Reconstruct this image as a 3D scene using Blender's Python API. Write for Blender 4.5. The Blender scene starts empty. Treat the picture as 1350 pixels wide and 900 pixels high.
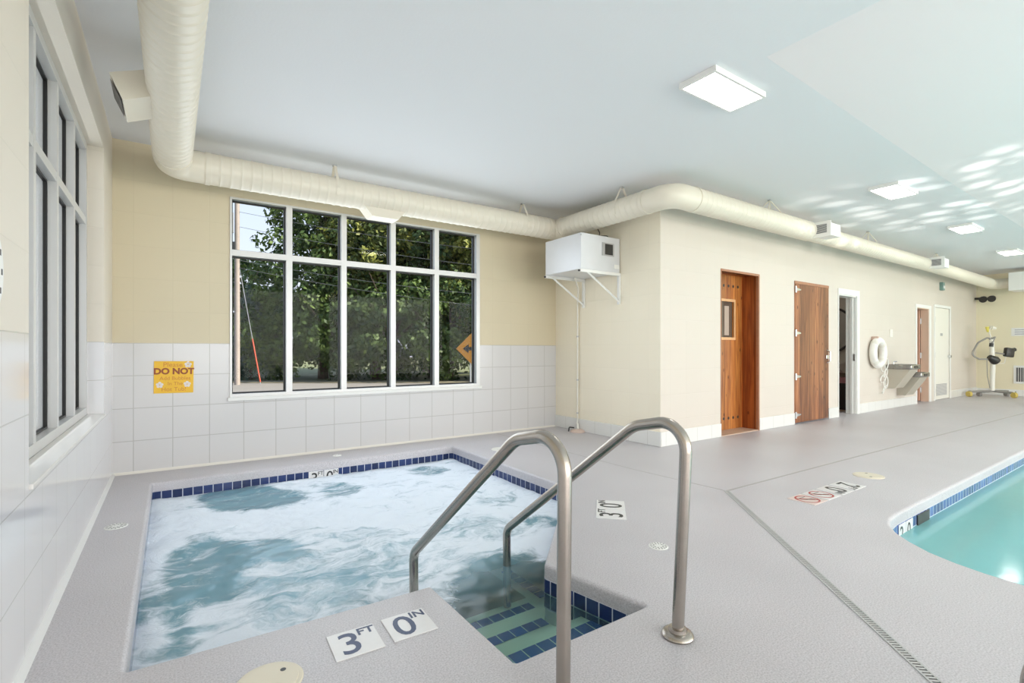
import bpy, bmesh, math, random
from mathutils import Vector, Matrix, noise
random.seed(7)
S = bpy.context.scene
COL = S.collection
PI = math.pi
YAW = 0.6012
cy_, sy_ = math.cos(YAW), math.sin(YAW)
def LD(lat, dep, z=0.0):          # lateral / forward distances measured from where the photographer stands
    return Vector((cy_*lat + sy_*dep, -sy_*lat + cy_*dep, z))

# ------------------------------------------------------------------ materials
MATS = {}
def mat(name, color=(.8,.8,.8), rough=.5, metal=0., emit=None, es=0., spec=.5, bump=None, mottle=None):
    m = bpy.data.materials.new(name); m.use_nodes = True
    nt = m.node_tree; b = nt.nodes['Principled BSDF']
    b.inputs['Base Color'].default_value = (*color, 1)
    b.inputs['Roughness'].default_value = rough
    b.inputs['Metallic'].default_value = metal
    b.inputs['Specular IOR Level'].default_value = spec
    if emit: b.inputs['Emission Color'].default_value = (*emit, 1); b.inputs['Emission Strength'].default_value = es
    g = nt.nodes.new('ShaderNodeNewGeometry')
    if mottle:                       # (scale, amount)
        n = nt.nodes.new('ShaderNodeTexNoise'); n.inputs['Scale'].default_value = mottle[0]; n.inputs['Detail'].default_value = 4
        nt.links.new(g.outputs['Position'], n.inputs['Vector'])
        mx = nt.nodes.new('ShaderNodeMix'); mx.data_type = 'RGBA'
        a = mottle[1]
        mx.inputs[6].default_value = (*[c*(1-a) for c in color], 1); mx.inputs[7].default_value = (*[min(1, c*(1+a)) for c in color], 1)
        nt.links.new(n.outputs['Fac'], mx.inputs[0]); nt.links.new(mx.outputs[2], b.inputs['Base Color'])
    if bump:
        n = nt.nodes.new('ShaderNodeTexNoise'); n.inputs['Scale'].default_value = bump[0]; n.inputs['Detail'].default_value = 3
        nt.links.new(g.outputs['Position'], n.inputs['Vector'])
        bp = nt.nodes.new('ShaderNodeBump'); bp.inputs['Strength'].default_value = bump[1]; bp.inputs['Distance'].default_value = .01
        nt.links.new(n.outputs['Fac'], bp.inputs['Height']); nt.links.new(bp.outputs[0], b.inputs['Normal'])
    MATS[name] = m
    return m

def grid_mat(name, axis, off, size, tile, grout, rough, gw=.004, above=None, z_split=None, above_rough=.55, zoff=0., above_gw=.002, var=.02, uv=False):
    """square tiles laid out in world position along one axis and z (or by the UV of a band); optional paint above z_split"""
    m = bpy.data.materials.new(name); m.use_nodes = True
    nt = m.node_tree; b = nt.nodes['Principled BSDF']; N = nt.nodes.new; L = nt.links.new
    if uv:
        src = N('ShaderNodeUVMap'); vec = src.outputs[0]
        sep = N('ShaderNodeSeparateXYZ'); L(vec, sep.inputs[0]); a_out, z_out = sep.outputs[0], sep.outputs[1]
    else:
        src = N('ShaderNodeNewGeometry'); sep = N('ShaderNodeSeparateXYZ'); L(src.outputs['Position'], sep.inputs[0])
        a_out = sep.outputs['XYZ'.index(axis)]; z_out = sep.outputs[2]
    cmb = N('ShaderNodeCombineXYZ')
    s1 = N('ShaderNodeMath'); s1.operation = 'SUBTRACT'; L(a_out, s1.inputs[0]); s1.inputs[1].default_value = off
    s2 = N('ShaderNodeMath'); s2.operation = 'SUBTRACT'; L(z_out, s2.inputs[0]); s2.inputs[1].default_value = zoff
    L(s1.outputs[0], cmb.inputs[0]); L(s2.outputs[0], cmb.inputs[1])
    br = N('ShaderNodeTexBrick'); br.offset = 0; br.squash = 1
    br.inputs['Scale'].default_value = 1; br.inputs['Brick Width'].default_value = size; br.inputs['Row Height'].default_value = size
    br.inputs['Mortar Size'].default_value = gw; br.inputs['Mortar Smooth'].default_value = .3; br.inputs['Bias'].default_value = 0
    br.inputs['Color1'].default_value = (*tile, 1); br.inputs['Color2'].default_value = (*[c*(1-var) for c in tile], 1)
    br.inputs['Mortar'].default_value = (*grout, 1)
    L(cmb.outputs[0], br.inputs['Vector'])
    bp = N('ShaderNodeBump'); bp.invert = True; bp.inputs['Strength'].default_value = .35; bp.inputs['Distance'].default_value = .004
    L(br.outputs['Fac'], bp.inputs['Height']); L(bp.outputs[0], b.inputs['Normal'])
    col = br.outputs['Color']; b.inputs['Roughness'].default_value = rough
    if above:
        gt = N('ShaderNodeMath'); gt.operation = 'GREATER_THAN'; L(z_out, gt.inputs[0]); gt.inputs[1].default_value = z_split
        b2 = N('ShaderNodeTexBrick'); b2.offset = 0
        for k, v in (('Scale', 1), ('Brick Width', size), ('Row Height', size), ('Mortar Size', above_gw), ('Mortar Smooth', .6)): b2.inputs[k].default_value = v
        b2.inputs['Color1'].default_value = (*above, 1); b2.inputs['Color2'].default_value = (*[c*.985 for c in above], 1); b2.inputs['Mortar'].default_value = (*[c*.93 for c in above], 1)
        L(cmb.outputs[0], b2.inputs['Vector'])
        mx = N('ShaderNodeMix'); mx.data_type = 'RGBA'; L(gt.outputs[0], mx.inputs[0]); L(col, mx.inputs[6]); L(b2.outputs['Color'], mx.inputs[7]); col = mx.outputs[2]
        mr = N('ShaderNodeMix'); L(gt.outputs[0], mr.inputs[0]); mr.inputs[2].default_value = rough; mr.inputs[3].default_value = above_rough; L(mr.outputs[0], b.inputs['Roughness'])
    L(col, b.inputs['Base Color'])
    MATS[name] = m
    return m

CREAM = (.68,.60,.43); TILE = (.665,.655,.65); GROUT = (.50,.49,.47)
m_back = grid_mat('tile_back', 'X', .015, .297, TILE, GROUT, .18, above=CREAM, z_split=1.19)
m_left = grid_mat('tile_left', 'Y', .08, .297, (.80,.79,.80), (.62,.61,.59), .12, above=(.76,.70,.60), z_split=1.19, gw=.003)
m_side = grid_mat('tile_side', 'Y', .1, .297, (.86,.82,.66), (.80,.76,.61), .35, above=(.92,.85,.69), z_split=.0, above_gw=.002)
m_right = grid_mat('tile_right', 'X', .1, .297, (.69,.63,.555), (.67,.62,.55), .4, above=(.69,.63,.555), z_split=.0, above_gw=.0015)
m_bbx = grid_mat('base_tile_x', 'X', .015, .297, (.80,.80,.77), (.6,.59,.55), .2, gw=.003)
m_bby = grid_mat('base_tile_y', 'Y', .1, .297, (.78,.78,.75), (.6,.59,.55), .2, gw=.003)
m_band = grid_mat('blue_tile', 'X', 0, .076, (.022,.045,.165), (.62,.66,.74), .12, gw=.0035, uv=True, var=.45)
m_pband = grid_mat('pool_tile', 'X', 0, .076, (.10,.17,.42), (.62,.68,.80), .12, gw=.0035, uv=True, var=.45)
m_ceil = mat('ceiling_paint', (.80,.815,.84), .8, bump=(60,.05))
m_ceil2 = mat('ceiling_paint_slope', (.79,.755,.765), .8, bump=(60,.05))
m_white = mat('white_paint', (.83,.83,.80), .4)
m_alu = mat('window_aluminium', (.66,.66,.65), .35, .25)
m_black = mat('black_rubber', (.012,.012,.012), .5)
m_duct = mat('duct_paint', (.76,.705,.59), .38, mottle=(2,.03))
m_steel = mat('brushed_steel', (.42,.38,.34), .27, 1., mottle=(9,.18), bump=(90,.04))
m_galv = mat('galvanised', (.50,.51,.52), .33, .6, mottle=(8,.08))
m_plastic = mat('white_plastic', (.80,.78,.71), .4)
m_ivory = mat('ivory_plastic', (.72,.66,.53), .45)
m_dark = mat('dark_plastic', (.03,.028,.026), .4)
m_blue = mat('tile_lettering', (.035,.055,.13), .4)
m_ink = mat('black_lettering', (.02,.02,.02), .4)
m_red = mat('red_lettering', (.45,.03,.03), .4)
m_coping = mat('coping_edge', (.60,.595,.58), .55, mottle=(30,.06))

def floor_mat():
    m = mat('deck_coating', (.5,.49,.49), .5); nt = m.node_tree; b = nt.nodes['Principled BSDF']; N = nt.nodes.new; L = nt.links.new
    g = N('ShaderNodeNewGeometry')
    n1 = N('ShaderNodeTexNoise'); n1.inputs['Scale'].default_value = 160; n1.inputs['Detail'].default_value = 2
    n2 = N('ShaderNodeTexNoise'); n2.inputs['Scale'].default_value = 1.1; n2.inputs['Detail'].default_value = 5
    L(g.outputs['Position'], n1.inputs['Vector']); L(g.outputs['Position'], n2.inputs['Vector'])
    r1 = N('ShaderNodeValToRGB'); r1.color_ramp.elements[0].position = .30; r1.color_ramp.elements[1].position = .62
    r1.color_ramp.elements[0].color = (.455,.435,.455,1); r1.color_ramp.elements[1].color = (.655,.63,.655,1)
    L(n1.outputs['Fac'], r1.inputs[0])
    r2 = N('ShaderNodeValToRGB'); r2.color_ramp.elements[0].position = .25; r2.color_ramp.elements[1].position = .8
    r2.color_ramp.elements[0].color = (.88,.88,.88,1); r2.color_ramp.elements[1].color = (1,1,1,1)
    L(n2.outputs['Fac'], r2.inputs[0])
    mx = N('ShaderNodeMix'); mx.data_type = 'RGBA'; mx.blend_type = 'MULTIPLY'; mx.inputs[0].default_value = 1
    L(r1.outputs[0], mx.inputs[6]); L(r2.outputs[0], mx.inputs[7]); L(mx.outputs[2], b.inputs['Base Color'])
    bp = N('ShaderNodeBump'); bp.inputs['Strength'].default_value = .25; bp.inputs['Distance'].default_value = .003
    L(n1.outputs['Fac'], bp.inputs['Height']); L(bp.outputs[0], b.inputs['Normal'])
    b.inputs['Roughness'].default_value = .42
    return m
m_floor = floor_mat()

def wood_mat(name, c0, c1, axis='X', pw=.135):
    m = mat(name, c0, .38); nt = m.node_tree; b = nt.nodes['Principled BSDF']; N = nt.nodes.new; L = nt.links.new
    g = N('ShaderNodeNewGeometry'); sep = N('ShaderNodeSeparateXYZ'); L(g.outputs['Position'], sep.inputs[0])
    a = sep.outputs['XYZ'.index(axis)]
    dv = N('ShaderNodeMath'); dv.operation = 'DIVIDE'; L(a, dv.inputs[0]); dv.inputs[1].default_value = pw
    fl = N('ShaderNodeMath'); fl.operation = 'FLOOR'; L(dv.outputs[0], fl.inputs[0])
    fr = N('ShaderNodeMath'); fr.operation = 'FRACT'; L(dv.outputs[0], fr.inputs[0])
    wn = N('ShaderNodeTexWhiteNoise'); wn.noise_dimensions = '1D'; L(fl.outputs[0], wn.inputs['W'])
    cb = N('ShaderNodeCombineXYZ'); mu = N('ShaderNodeMath'); mu.operation = 'MULTIPLY'; L(a, mu.inputs[0]); mu.inputs[1].default_value = 26
    mz = N('ShaderNodeMath'); mz.operation = 'MULTIPLY'; L(sep.outputs[2], mz.inputs[0]); mz.inputs[1].default_value = 1.6
    m3 = N('ShaderNodeMath'); m3.operation = 'MULTIPLY'; L(wn.outputs['Value'], m3.inputs[0]); m3.inputs[1].default_value = 40
    L(mu.outputs[0], cb.inputs[0]); L(m3.outputs[0], cb.inputs[1]); L(mz.outputs[0], cb.inputs[2])
    n = N('ShaderNodeTexNoise'); n.inputs['Scale'].default_value = 1; n.inputs['Detail'].default_value = 5; n.inputs['Distortion'].default_value = .8
    L(cb.outputs[0], n.inputs['Vector'])
    rp = N('ShaderNodeValToRGB'); rp.color_ramp.elements[0].position = .33; rp.color_ramp.elements[1].position = .66
    rp.color_ramp.elements[0].color = (*c0, 1); rp.color_ramp.elements[1].color = (*c1, 1); L(n.outputs['Fac'], rp.inputs[0])
    # knots
    cbk = N('ShaderNodeCombineXYZ'); mk = N('ShaderNodeMath'); mk.operation = 'MULTIPLY'; L(a, mk.inputs[0]); mk.inputs[1].default_value = 9
    mkz = N('ShaderNodeMath'); mkz.operation = 'MULTIPLY'; L(sep.outputs[2], mkz.inputs[0]); mkz.inputs[1].default_value = 4.5
    L(mk.outputs[0], cbk.inputs[0]); L(mkz.outputs[0], cbk.inputs[2])
    vo = N('ShaderNodeTexVoronoi'); vo.inputs['Scale'].default_value = 1; L(cbk.outputs[0], vo.inputs['Vector'])
    kr = N('ShaderNodeValToRGB'); kr.color_ramp.elements[0].position = .07; kr.color_ramp.elements[1].position = .17
    kr.color_ramp.elements[0].color = (.22,.14,.1,1); kr.color_ramp.elements[1].color = (1,1,1,1); L(vo.outputs['Distance'], kr.inputs[0])
    mx = N('ShaderNodeMix'); mx.data_type = 'RGBA'; mx.blend_type = 'MULTIPLY'; mx.inputs[0].default_value = 1; L(rp.outputs[0], mx.inputs[6]); L(kr.outputs[0], mx.inputs[7])
    # per-plank tone and joint
    pr = N('ShaderNodeMapRange'); L(wn.outputs['Value'], pr.inputs[0]); pr.inputs[3].default_value = .55; pr.inputs[4].default_value = 1.15
    jt = N('ShaderNodeMath'); jt.operation = 'GREATER_THAN'; L(fr.outputs[0], jt.inputs[0]); jt.inputs[1].default_value = .045
    jr = N('ShaderNodeMapRange'); L(jt.outputs[0], jr.inputs[0]); jr.inputs[3].default_value = .35; jr.inputs[4].default_value = 1
    mm = N('ShaderNodeMath'); mm.operation = 'MULTIPLY'; L(pr.outputs[0], mm.inputs[0]); L(jr.outputs[0], mm.inputs[1])
    m2 = N('ShaderNodeMix'); m2.data_type = 'RGBA'; m2.blend_type = 'MULTIPLY'; m2.inputs[0].default_value = 1; L(mx.outputs[2], m2.inputs[6]); L(mm.outputs[0], m2.inputs[7])
    L(m2.outputs[2], b.inputs['Base Color'])
    return m
m_wood = wood_mat('cedar_planks', (.36,.10,.02), (.72,.28,.065))
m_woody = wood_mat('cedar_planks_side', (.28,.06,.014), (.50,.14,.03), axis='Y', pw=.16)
m_wood2 = wood_mat('weathered_cedar', (.20,.065,.028), (.46,.19,.075), pw=.155)
m_woodf = mat('cedar_frame', (.42,.20,.11), .45, mottle=(20,.2))

def glass_mat(name, tint, rough=.0, fres=1.45):
    m = bpy.data.materials.new(name); m.use_nodes = True; nt = m.node_tree; N = nt.nodes.new; L = nt.links.new
    nt.nodes.remove(nt.nodes['Principled BSDF']); out = nt.nodes['Material Output']
    t = N('ShaderNodeBsdfTransparent'); t.inputs[0].default_value = (*tint, 1)
    g = N('ShaderNodeBsdfGlossy'); g.inputs['Roughness'].default_value = rough
    f = N('ShaderNodeFresnel'); f.inputs[0].default_value = fres
    mx = N('ShaderNodeMixShader'); L(f.outputs[0], mx.inputs[0]); L(t.outputs[0], mx.inputs[1]); L(g.outputs[0], mx.inputs[2]); L(mx.outputs[0], out.inputs[0])
    return m
m_glass = glass_mat('window_glass', (.82,.85,.85), 0., 1.2)
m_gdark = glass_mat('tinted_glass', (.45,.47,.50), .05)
def grey_reflection_mat():  # grainy grey diffuse layer, painted stand-in for the panes' grazing reflection
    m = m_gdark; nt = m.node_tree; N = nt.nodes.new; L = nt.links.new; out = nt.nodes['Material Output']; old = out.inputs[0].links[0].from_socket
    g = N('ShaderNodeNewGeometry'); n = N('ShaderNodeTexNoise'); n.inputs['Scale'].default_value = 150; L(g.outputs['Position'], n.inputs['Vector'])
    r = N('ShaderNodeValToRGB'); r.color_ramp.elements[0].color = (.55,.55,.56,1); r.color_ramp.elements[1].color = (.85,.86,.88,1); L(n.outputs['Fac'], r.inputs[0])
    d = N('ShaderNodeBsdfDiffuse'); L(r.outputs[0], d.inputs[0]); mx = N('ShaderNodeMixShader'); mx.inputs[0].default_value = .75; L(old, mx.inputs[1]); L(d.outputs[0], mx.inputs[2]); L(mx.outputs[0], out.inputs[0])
grey_reflection_mat()
m_mirror = mat('mirror', (.55,.55,.55), .03, 1.)

def water_mat(name, tint, body, foam_col, has_foam, wave_scale, wave_str):
    m = bpy.data.materials.new(name); m.use_nodes = True; nt = m.node_tree; N = nt.nodes.new; L = nt.links.new
    nt.nodes.remove(nt.nodes['Principled BSDF']); out = nt.nodes['Material Output']
    geo = N('ShaderNodeNewGeometry')
    wn = N('ShaderNodeTexNoise'); wn.inputs['Scale'].default_value = wave_scale; wn.inputs['Detail'].default_value = 3; L(geo.outputs['Position'], wn.inputs['Vector'])
    bp = N('ShaderNodeBump'); bp.inputs['Strength'].default_value = wave_str; bp.inputs['Distance'].default_value = .02; L(wn.outputs['Fac'], bp.inputs['Height'])
    t = N('ShaderNodeBsdfTransparent'); t.inputs[0].default_value = (*tint, 1)
    d = N('ShaderNodeBsdfDiffuse'); d.inputs[0].default_value = (*body, 1)
    g = N('ShaderNodeBsdfGlossy'); g.inputs['Roughness'].default_value = .18 if has_foam else .10; L(bp.outputs[0], g.inputs['Normal'])
    f = N('ShaderNodeFresnel'); f.inputs[0].default_value = 1.33; L(bp.outputs[0], f.inputs['Normal'])
    mt = N('ShaderNodeMixShader'); L(t.outputs[0], mt.inputs[1]); L(d.outputs[0], mt.inputs[2])
    mf = N('ShaderNodeMixShader'); L(f.outputs[0], mf.inputs[0]); L(mt.outputs[0], mf.inputs[1]); L(g.outputs[0], mf.inputs[2])
    if not has_foam:
        mt.inputs[0].default_value = .5
        L(mf.outputs[0], out.inputs[0]); return m
    at = N('ShaderNodeAttribute'); at.attribute_name = 'turbid'; L(at.outputs['Fac'], mt.inputs[0])
    af = N('ShaderNodeAttribute'); af.attribute_name = 'foam'
    # streaky froth: warped stretched noise
    mp = N('ShaderNodeMapping'); mp.inputs['Rotation'].default_value = (0, 0, .15); mp.inputs['Scale'].default_value = (4.2, 9.5, 1)
    wq = N('ShaderNodeTexNoise'); wq.inputs['Scale'].default_value = 2.6; wq.inputs['Detail'].default_value = 3; L(geo.outputs['Position'], wq.inputs['Vector'])
    vm = N('ShaderNodeVectorMath'); vm.operation = 'MULTIPLY_ADD'; L(wq.outputs['Color'], vm.inputs[0]); vm.inputs[1].default_value = (.55,.55,0); L(geo.outputs['Position'], vm.inputs[2])
    L(vm.outputs[0], mp.inputs['Vector'])
    n = N('ShaderNodeTexNoise'); n.inputs['Scale'].default_value = 1.; n.inputs['Detail'].default_value = 9; n.inputs['Roughness'].default_value = .66; n.inputs['Distortion'].default_value = .6; L(mp.outputs[0], n.inputs['Vector'])
    n2 = N('ShaderNodeTexNoise'); n2.inputs['Scale'].default_value = 38; n2.inputs['Detail'].default_value = 5; L(geo.outputs['Position'], n2.inputs['Vector'])
    # foam = smoothstep(thr-w, thr+w, noise) with thr from the density
    n15 = N('ShaderNodeMath'); n15.operation = 'MULTIPLY'; L(n.outputs['Fac'], n15.inputs[0]); n15.inputs[1].default_value = 1.6
    ad = N('ShaderNodeMath'); ad.operation = 'ADD'; L(n15.outputs[0], ad.inputs[0])
    sc2 = N('ShaderNodeMath'); sc2.operation = 'MULTIPLY'; L(n2.outputs['Fac'], sc2.inputs[0]); sc2.inputs[1].default_value = .22
    L(sc2.outputs[0], ad.inputs[1])
    a2 = N('ShaderNodeMath'); a2.operation = 'ADD'; L(ad.outputs[0], a2.inputs[0]); L(af.outputs['Fac'], a2.inputs[1])
    mr = N('ShaderNodeMapRange'); mr.interpolation_type = 'SMOOTHSTEP'; L(a2.outputs[0], mr.inputs[0]); mr.inputs[1].default_value = 1.10; mr.inputs[2].default_value = 1.66
    fd = N('ShaderNodeBsdfDiffuse'); fd.inputs[0].default_value = (*foam_col, 1)
    b2 = N('ShaderNodeBump'); b2.inputs['Strength'].default_value = .5; b2.inputs['Distance'].default_value = .02; L(ad.outputs[0], b2.inputs['Height']); L(b2.outputs[0], fd.inputs['Normal'])
    mo = N('ShaderNodeMixShader'); L(mr.outputs[0], mo.inputs[0]); L(mf.outputs[0], mo.inputs[1]); L(fd.outputs[0], mo.inputs[2]); L(mo.outputs[0], out.inputs[0])
    return m
m_nose = grid_mat('step_tile', 'X', 0, .076, (.04,.12,.50), (.62,.70,.80), .2, gw=.0035, uv=True, var=.3)
m_spa = water_mat('spa_water', (.70,.90,.82), (.23,.45,.56), (.82,.89,.97), True, 7, .22)
m_poolw = water_mat('pool_water', (.60,.95,.94), (.40,.90,.92), None, False, 2.2, .12)
m_plaster = mat('basin_plaster', (.86,.88,.82), .6, mottle=(5,.05))
m_pplaster = mat('pool_plaster', (.66,.92,.92), .6)

# ------------------------------------------------------------------ mesh helpers
class MB:
    def __init__(s): s.v = []; s.f = []; s.uv = {}
    def face(s, pts, uv=None):
        b = len(s.v); s.v += [tuple(p) for p in pts]; s.f.append(tuple(range(b, b+len(pts))))
        if uv: s.uv[len(s.f)-1] = uv
    def box(s, x0, x1, y0, y1, z0, z1, R=None):
        b = len(s.v)
        P = [(x0,y0,z0),(x1,y0,z0),(x1,y1,z0),(x0,y1,z0),(x0,y0,z1),(x1,y0,z1),(x1,y1,z1),(x0,y1,z1)]
        if R is not None: P = [tuple(R @ Vector(p)) for p in P]
        s.v += P
        for f in ((0,3,2,1),(4,5,6,7),(0,1,5,4),(1,2,6,5),(2,3,7,6),(3,0,4,7)): s.f.append(tuple(b+i for i in f))
        return s
    def rbox(s, x0, x1, y0, y1, z0, z1, bev=.005, R=None, seg=2):
        bm = bmesh.new(); bmesh.ops.create_cube(bm, size=1)
        for v in bm.verts: v.co = Vector(((x0+x1)/2 + v.co.x*(x1-x0), (y0+y1)/2 + v.co.y*(y1-y0), (z0+z1)/2 + v.co.z*(z1-z0)))
        bmesh.ops.bevel(bm, geom=bm.edges[:], offset=bev, segments=seg, affect='EDGES', profile=.5)
        if R is not None: bmesh.ops.transform(bm, matrix=R, verts=bm.verts)
        b = len(s.v); bm.verts.index_update(); s.v += [tuple(v.co) for v in bm.verts]
        for f in bm.faces: s.f.append(tuple(b+v.index for v in f.verts))
        bm.free(); return s
    def tube(s, pts, r, n=14, cap=True, rf=None):
        pts = [Vector(p) for p in pts]; b0 = len(s.v); up = None
        for i, p in enumerate(pts):
            t = (pts[min(i+1, len(pts)-1)] - pts[max(i-1, 0)]).normalized()
            if up is None:
                a = Vector((0,0,1)) if abs(t.z) < .9 else Vector((1,0,0)); up = (a - t*a.dot(t)).normalized()
            else: up = (up - t*up.dot(t)).normalized()
            sd = t.cross(up); rr = rf(i) if rf else (r[i] if isinstance(r, (list, tuple)) else r)
            for k in range(n):
                a = 2*PI*k/n; s.v.append(tuple(p + (up*math.cos(a) + sd*math.sin(a))*rr))
        for i in range(len(pts)-1):
            for k in range(n):
                a, b = b0+i*n+k, b0+i*n+(k+1) % n
                s.f.append((a, a+n, b+n, b))
        if cap:
            s.f.append(tuple(b0+k for k in range(n))); s.f.append(tuple(b0+(len(pts)-1)*n+k for k in reversed(range(n))))
        return s
    def cyl(s, c, r, h, n=24, axis=(0,0,1), r2=None):
        c = Vector(c); a = Vector(axis).normalized()
        return s.tube([c, c + a*h], [r, r2 if r2 is not None else r], n)
    def prism(s, poly, h0, h1, fn=lambda a, b, h: (a, b, h)):
        b = len(s.v); n = len(poly)
        s.v += [fn(p[0], p[1], h0) for p in poly] + [fn(p[0], p[1], h1) for p in poly]
        s.f.append(tuple(b+i for i in reversed(range(n)))); s.f.append(tuple(b+n+i for i in range(n)))
        for i in range(n): s.f.append((b+i, b+(i+1) % n, b+n+(i+1) % n, b+n+i))
        return s
    def build(s, name, material, parent=None, smooth=False, loc=None, up=False):
        me = bpy.data.meshes.new(name); me.from_pydata(s.v, [], s.f)
        if s.uv:
            ul = me.uv_layers.new(name='UVMap')
            for fi, uvs in s.uv.items():
                for li, u in zip(me.polygons[fi].loop_indices, uvs): ul.data[li].uv = u
        bm = bmesh.new(); bm.from_mesh(me); bmesh.ops.recalc_face_normals(bm, faces=bm.faces)
        if up:
            for f in bm.faces:
                f.normal_update()
                if f.normal.z < 0: f.normal_flip()
        bm.to_mesh(me); bm.free()
        me.materials.append(material)
        if smooth: smooth_mesh(me)
        return link(name, me, parent, loc)
def smooth_mesh(me, ang=40):
    for p in me.polygons: p.use_smooth = True
    try: me.set_sharp_from_angle(angle=math.radians(ang))
    except Exception: pass
def world_loc(o):
    p = o.location.copy()
    while o.parent: o = o.parent; p = p + o.location
    return p
def link(name, me, parent=None, loc=None):
    """mesh given in world coordinates; its origin is moved to `loc` (or to the middle of its foot)"""
    if loc is None:
        xs = [v.co for v in me.vertices]
        loc = Vector(((min(p.x for p in xs)+max(p.x for p in xs))/2, (min(p.y for p in xs)+max(p.y for p in xs))/2, min(p.z for p in xs)))
    loc = Vector(loc)
    me.transform(Matrix.Translation(-loc))
    o = bpy.data.objects.new(name, me); COL.objects.link(o)
    if parent: o.parent = parent; o.location = loc - world_loc(parent)
    else: o.location = loc
    return o
def tag(o, label=None, cat=None, group=None, kind=None):
    if label: o['label'] = label
    if cat: o['category'] = cat
    if group: o['group'] = group
    if kind: o['kind'] = kind
    return o
def thing(name, label, cat, loc, group=None):
    o = bpy.data.objects.new(name, None); COL.objects.link(o); o.location = loc; o.empty_display_size = .1
    return tag(o, label, cat, group)
def structure(name, mb, m, **k):
    return tag(mb.build(name, m, **k), kind='structure')
def copy_tree(o, loc, label=None):
    def rec(q, par):
        c = q.copy(); COL.objects.link(c); c.parent = par
        for ch in [x for x in bpy.data.objects if x.parent == q]: rec(ch, c)
        return c
    c = rec(o, None); c.location = loc
    if label: c['label'] = label
    return c
def text(body, size, m, name, parent, M, ext=.0008, align='CENTER', bold=0., sx=1.):
    cu = bpy.data.curves.new(name, 'FONT'); cu.body = body; cu.size = size; cu.extrude = ext; cu.align_x = align; cu.align_y = 'CENTER'; cu.offset = bold
    cu.resolution_u = 4
    t = bpy.data.objects.new('tmp', cu); COL.objects.link(t)
    dg = bpy.context.evaluated_depsgraph_get(); me = bpy.data.meshes.new_from_object(t.evaluated_get(dg))
    bpy.data.objects.remove(t); bpy.data.curves.remove(cu)
    me.transform(M @ Matrix.Diagonal((sx, 1, 1, 1)))
    me.materials.clear(); me.materials.append(m); me.name = name
    return link(name, me, parent)
def frame_M(o, right, up):
    r = Vector(right).normalized(); u = Vector(up).normalized(); n = r.cross(u)
    M = Matrix((( r.x, u.x, n.x, o[0]), (r.y, u.y, n.y, o[1]), (r.z, u.z, n.z, o[2]), (0,0,0,1)))
    return M
def fillet(pts, r, n=8):
    """open polyline with rounded corners"""
    P = [Vector(p) for p in pts]; out = [P[0]]
    for i in range(1, len(P)-1):
        a = (P[i-1]-P[i]).normalized(); b = (P[i+1]-P[i]).normalized(); rr = r[i-1] if isinstance(r, (list, tuple)) else r
        ang = a.angle(b); d = rr/math.tan(ang/2); d = min(d, (P[i-1]-P[i]).length*.49, (P[i+1]-P[i]).length*.49); rr = d*math.tan(ang/2)
        c = P[i] + (a+b).normalized()*(rr/math.sin(ang/2))
        s, e = P[i]+a*d-c, P[i]+b*d-c
        th = s.angle(e); w_ = math.sin(th)
        for k in range(n+1): out.append(c + (s*math.sin((1-k/n)*th) + e*math.sin(k/n*th))/w_)
    out.append(P[-1]); return out

# ------------------------------------------------------------------ outlines of the two basins (counter-clockwise, deck level)
def round_poly(pts, rad, n=6):
    out = []; k = len(pts)
    for i in range(k):
        p = Vector((*pts[i],)); a = (Vector(pts[i-1])-p); b = (Vector(pts[(i+1) % k])-p); r = rad[i]
        if r <= 0: out.append(p); continue
        an, bn = a.normalized(), b.normalized(); ang = an.angle(bn); d = r/math.tan(ang/2)
        c = p + (an+bn).normalized()*(r/math.sin(ang/2)); s, e = p+an*d-c, p+bn*d-c
        for j in range(n+1):
            t = j/n; v = (s*(1-t)+e*t); out.append(c + v.normalized()*r)
    return [(q.x, q.y) for q in out]
TUB = round_poly([(-.13,2.215),(1.03,2.19),(1.03,1.48),(1.735,1.48),(1.625,2.07),(2.69,3.12),(2.715,5.195),(-.13,5.20)],
                 [.01,.02,.01,.01,.04,.04,.02,.02], 5)
POOL = [(3.385,-4.0),(15.6,-4.0),(15.6,1.40),(9,1.355),(4.5,1.33),(4.12,1.325),(3.949,1.305),(3.82,1.262),(3.70,1.185),(3.60,1.09),(3.50,.965),(3.44,.84),(3.405,.72),(3.388,.58)]
def offset_poly(poly, d):         # outward for ccw
    out = []; n = len(poly)
    for i in range(n):
        p0, p1, p2 = Vector(poly[i-1]), Vector(poly[i]), Vector(poly[(i+1) % n])
        e1, e2 = (p1-p0).normalized(), (p2-p1).normalized(); n1, n2 = Vector((e1.y,-e1.x)), Vector((e2.y,-e2.x))
        m = (n1+n2); q = m.length_squared
        m = m*(2/q) if q > .2 else n1
        out.append(tuple(p1 + m*d))
    return out
def ring_strip(mb, poly, rings, uv=False, closed=True):
    loops = [offset_poly(poly, o) for o, z in rings]; n = len(poly); L = [0]
    for i in range(n): L.append(L[-1] + (Vector(poly[(i+1) % n])-Vector(poly[i])).length)
    for j in range(len(rings)-1):
        for i in range(n if closed else n-1):
            k = (i+1) % n; z0, z1 = rings[j][1], rings[j+1][1]
            mb.face([(*loops[j][i], z0), (*loops[j][k], z0), (*loops[j+1][k], z1), (*loops[j+1][i], z1)],
                    [(L[i], z0), (L[i+1], z0), (L[i+1], z1), (L[i], z1)] if uv else None)
def fill_poly(outer, holes, z):
    bm = bmesh.new()
    for loop in [outer]+holes:
        vs = [bm.verts.new((p[0], p[1], z)) for p in loop]
        for i in range(len(vs)): bm.edges.new((vs[i], vs[(i+1) % len(vs)]))
    bmesh.ops.triangle_fill(bm, use_beauty=True, use_dissolve=False, edges=bm.edges[:])
    return bm

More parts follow.
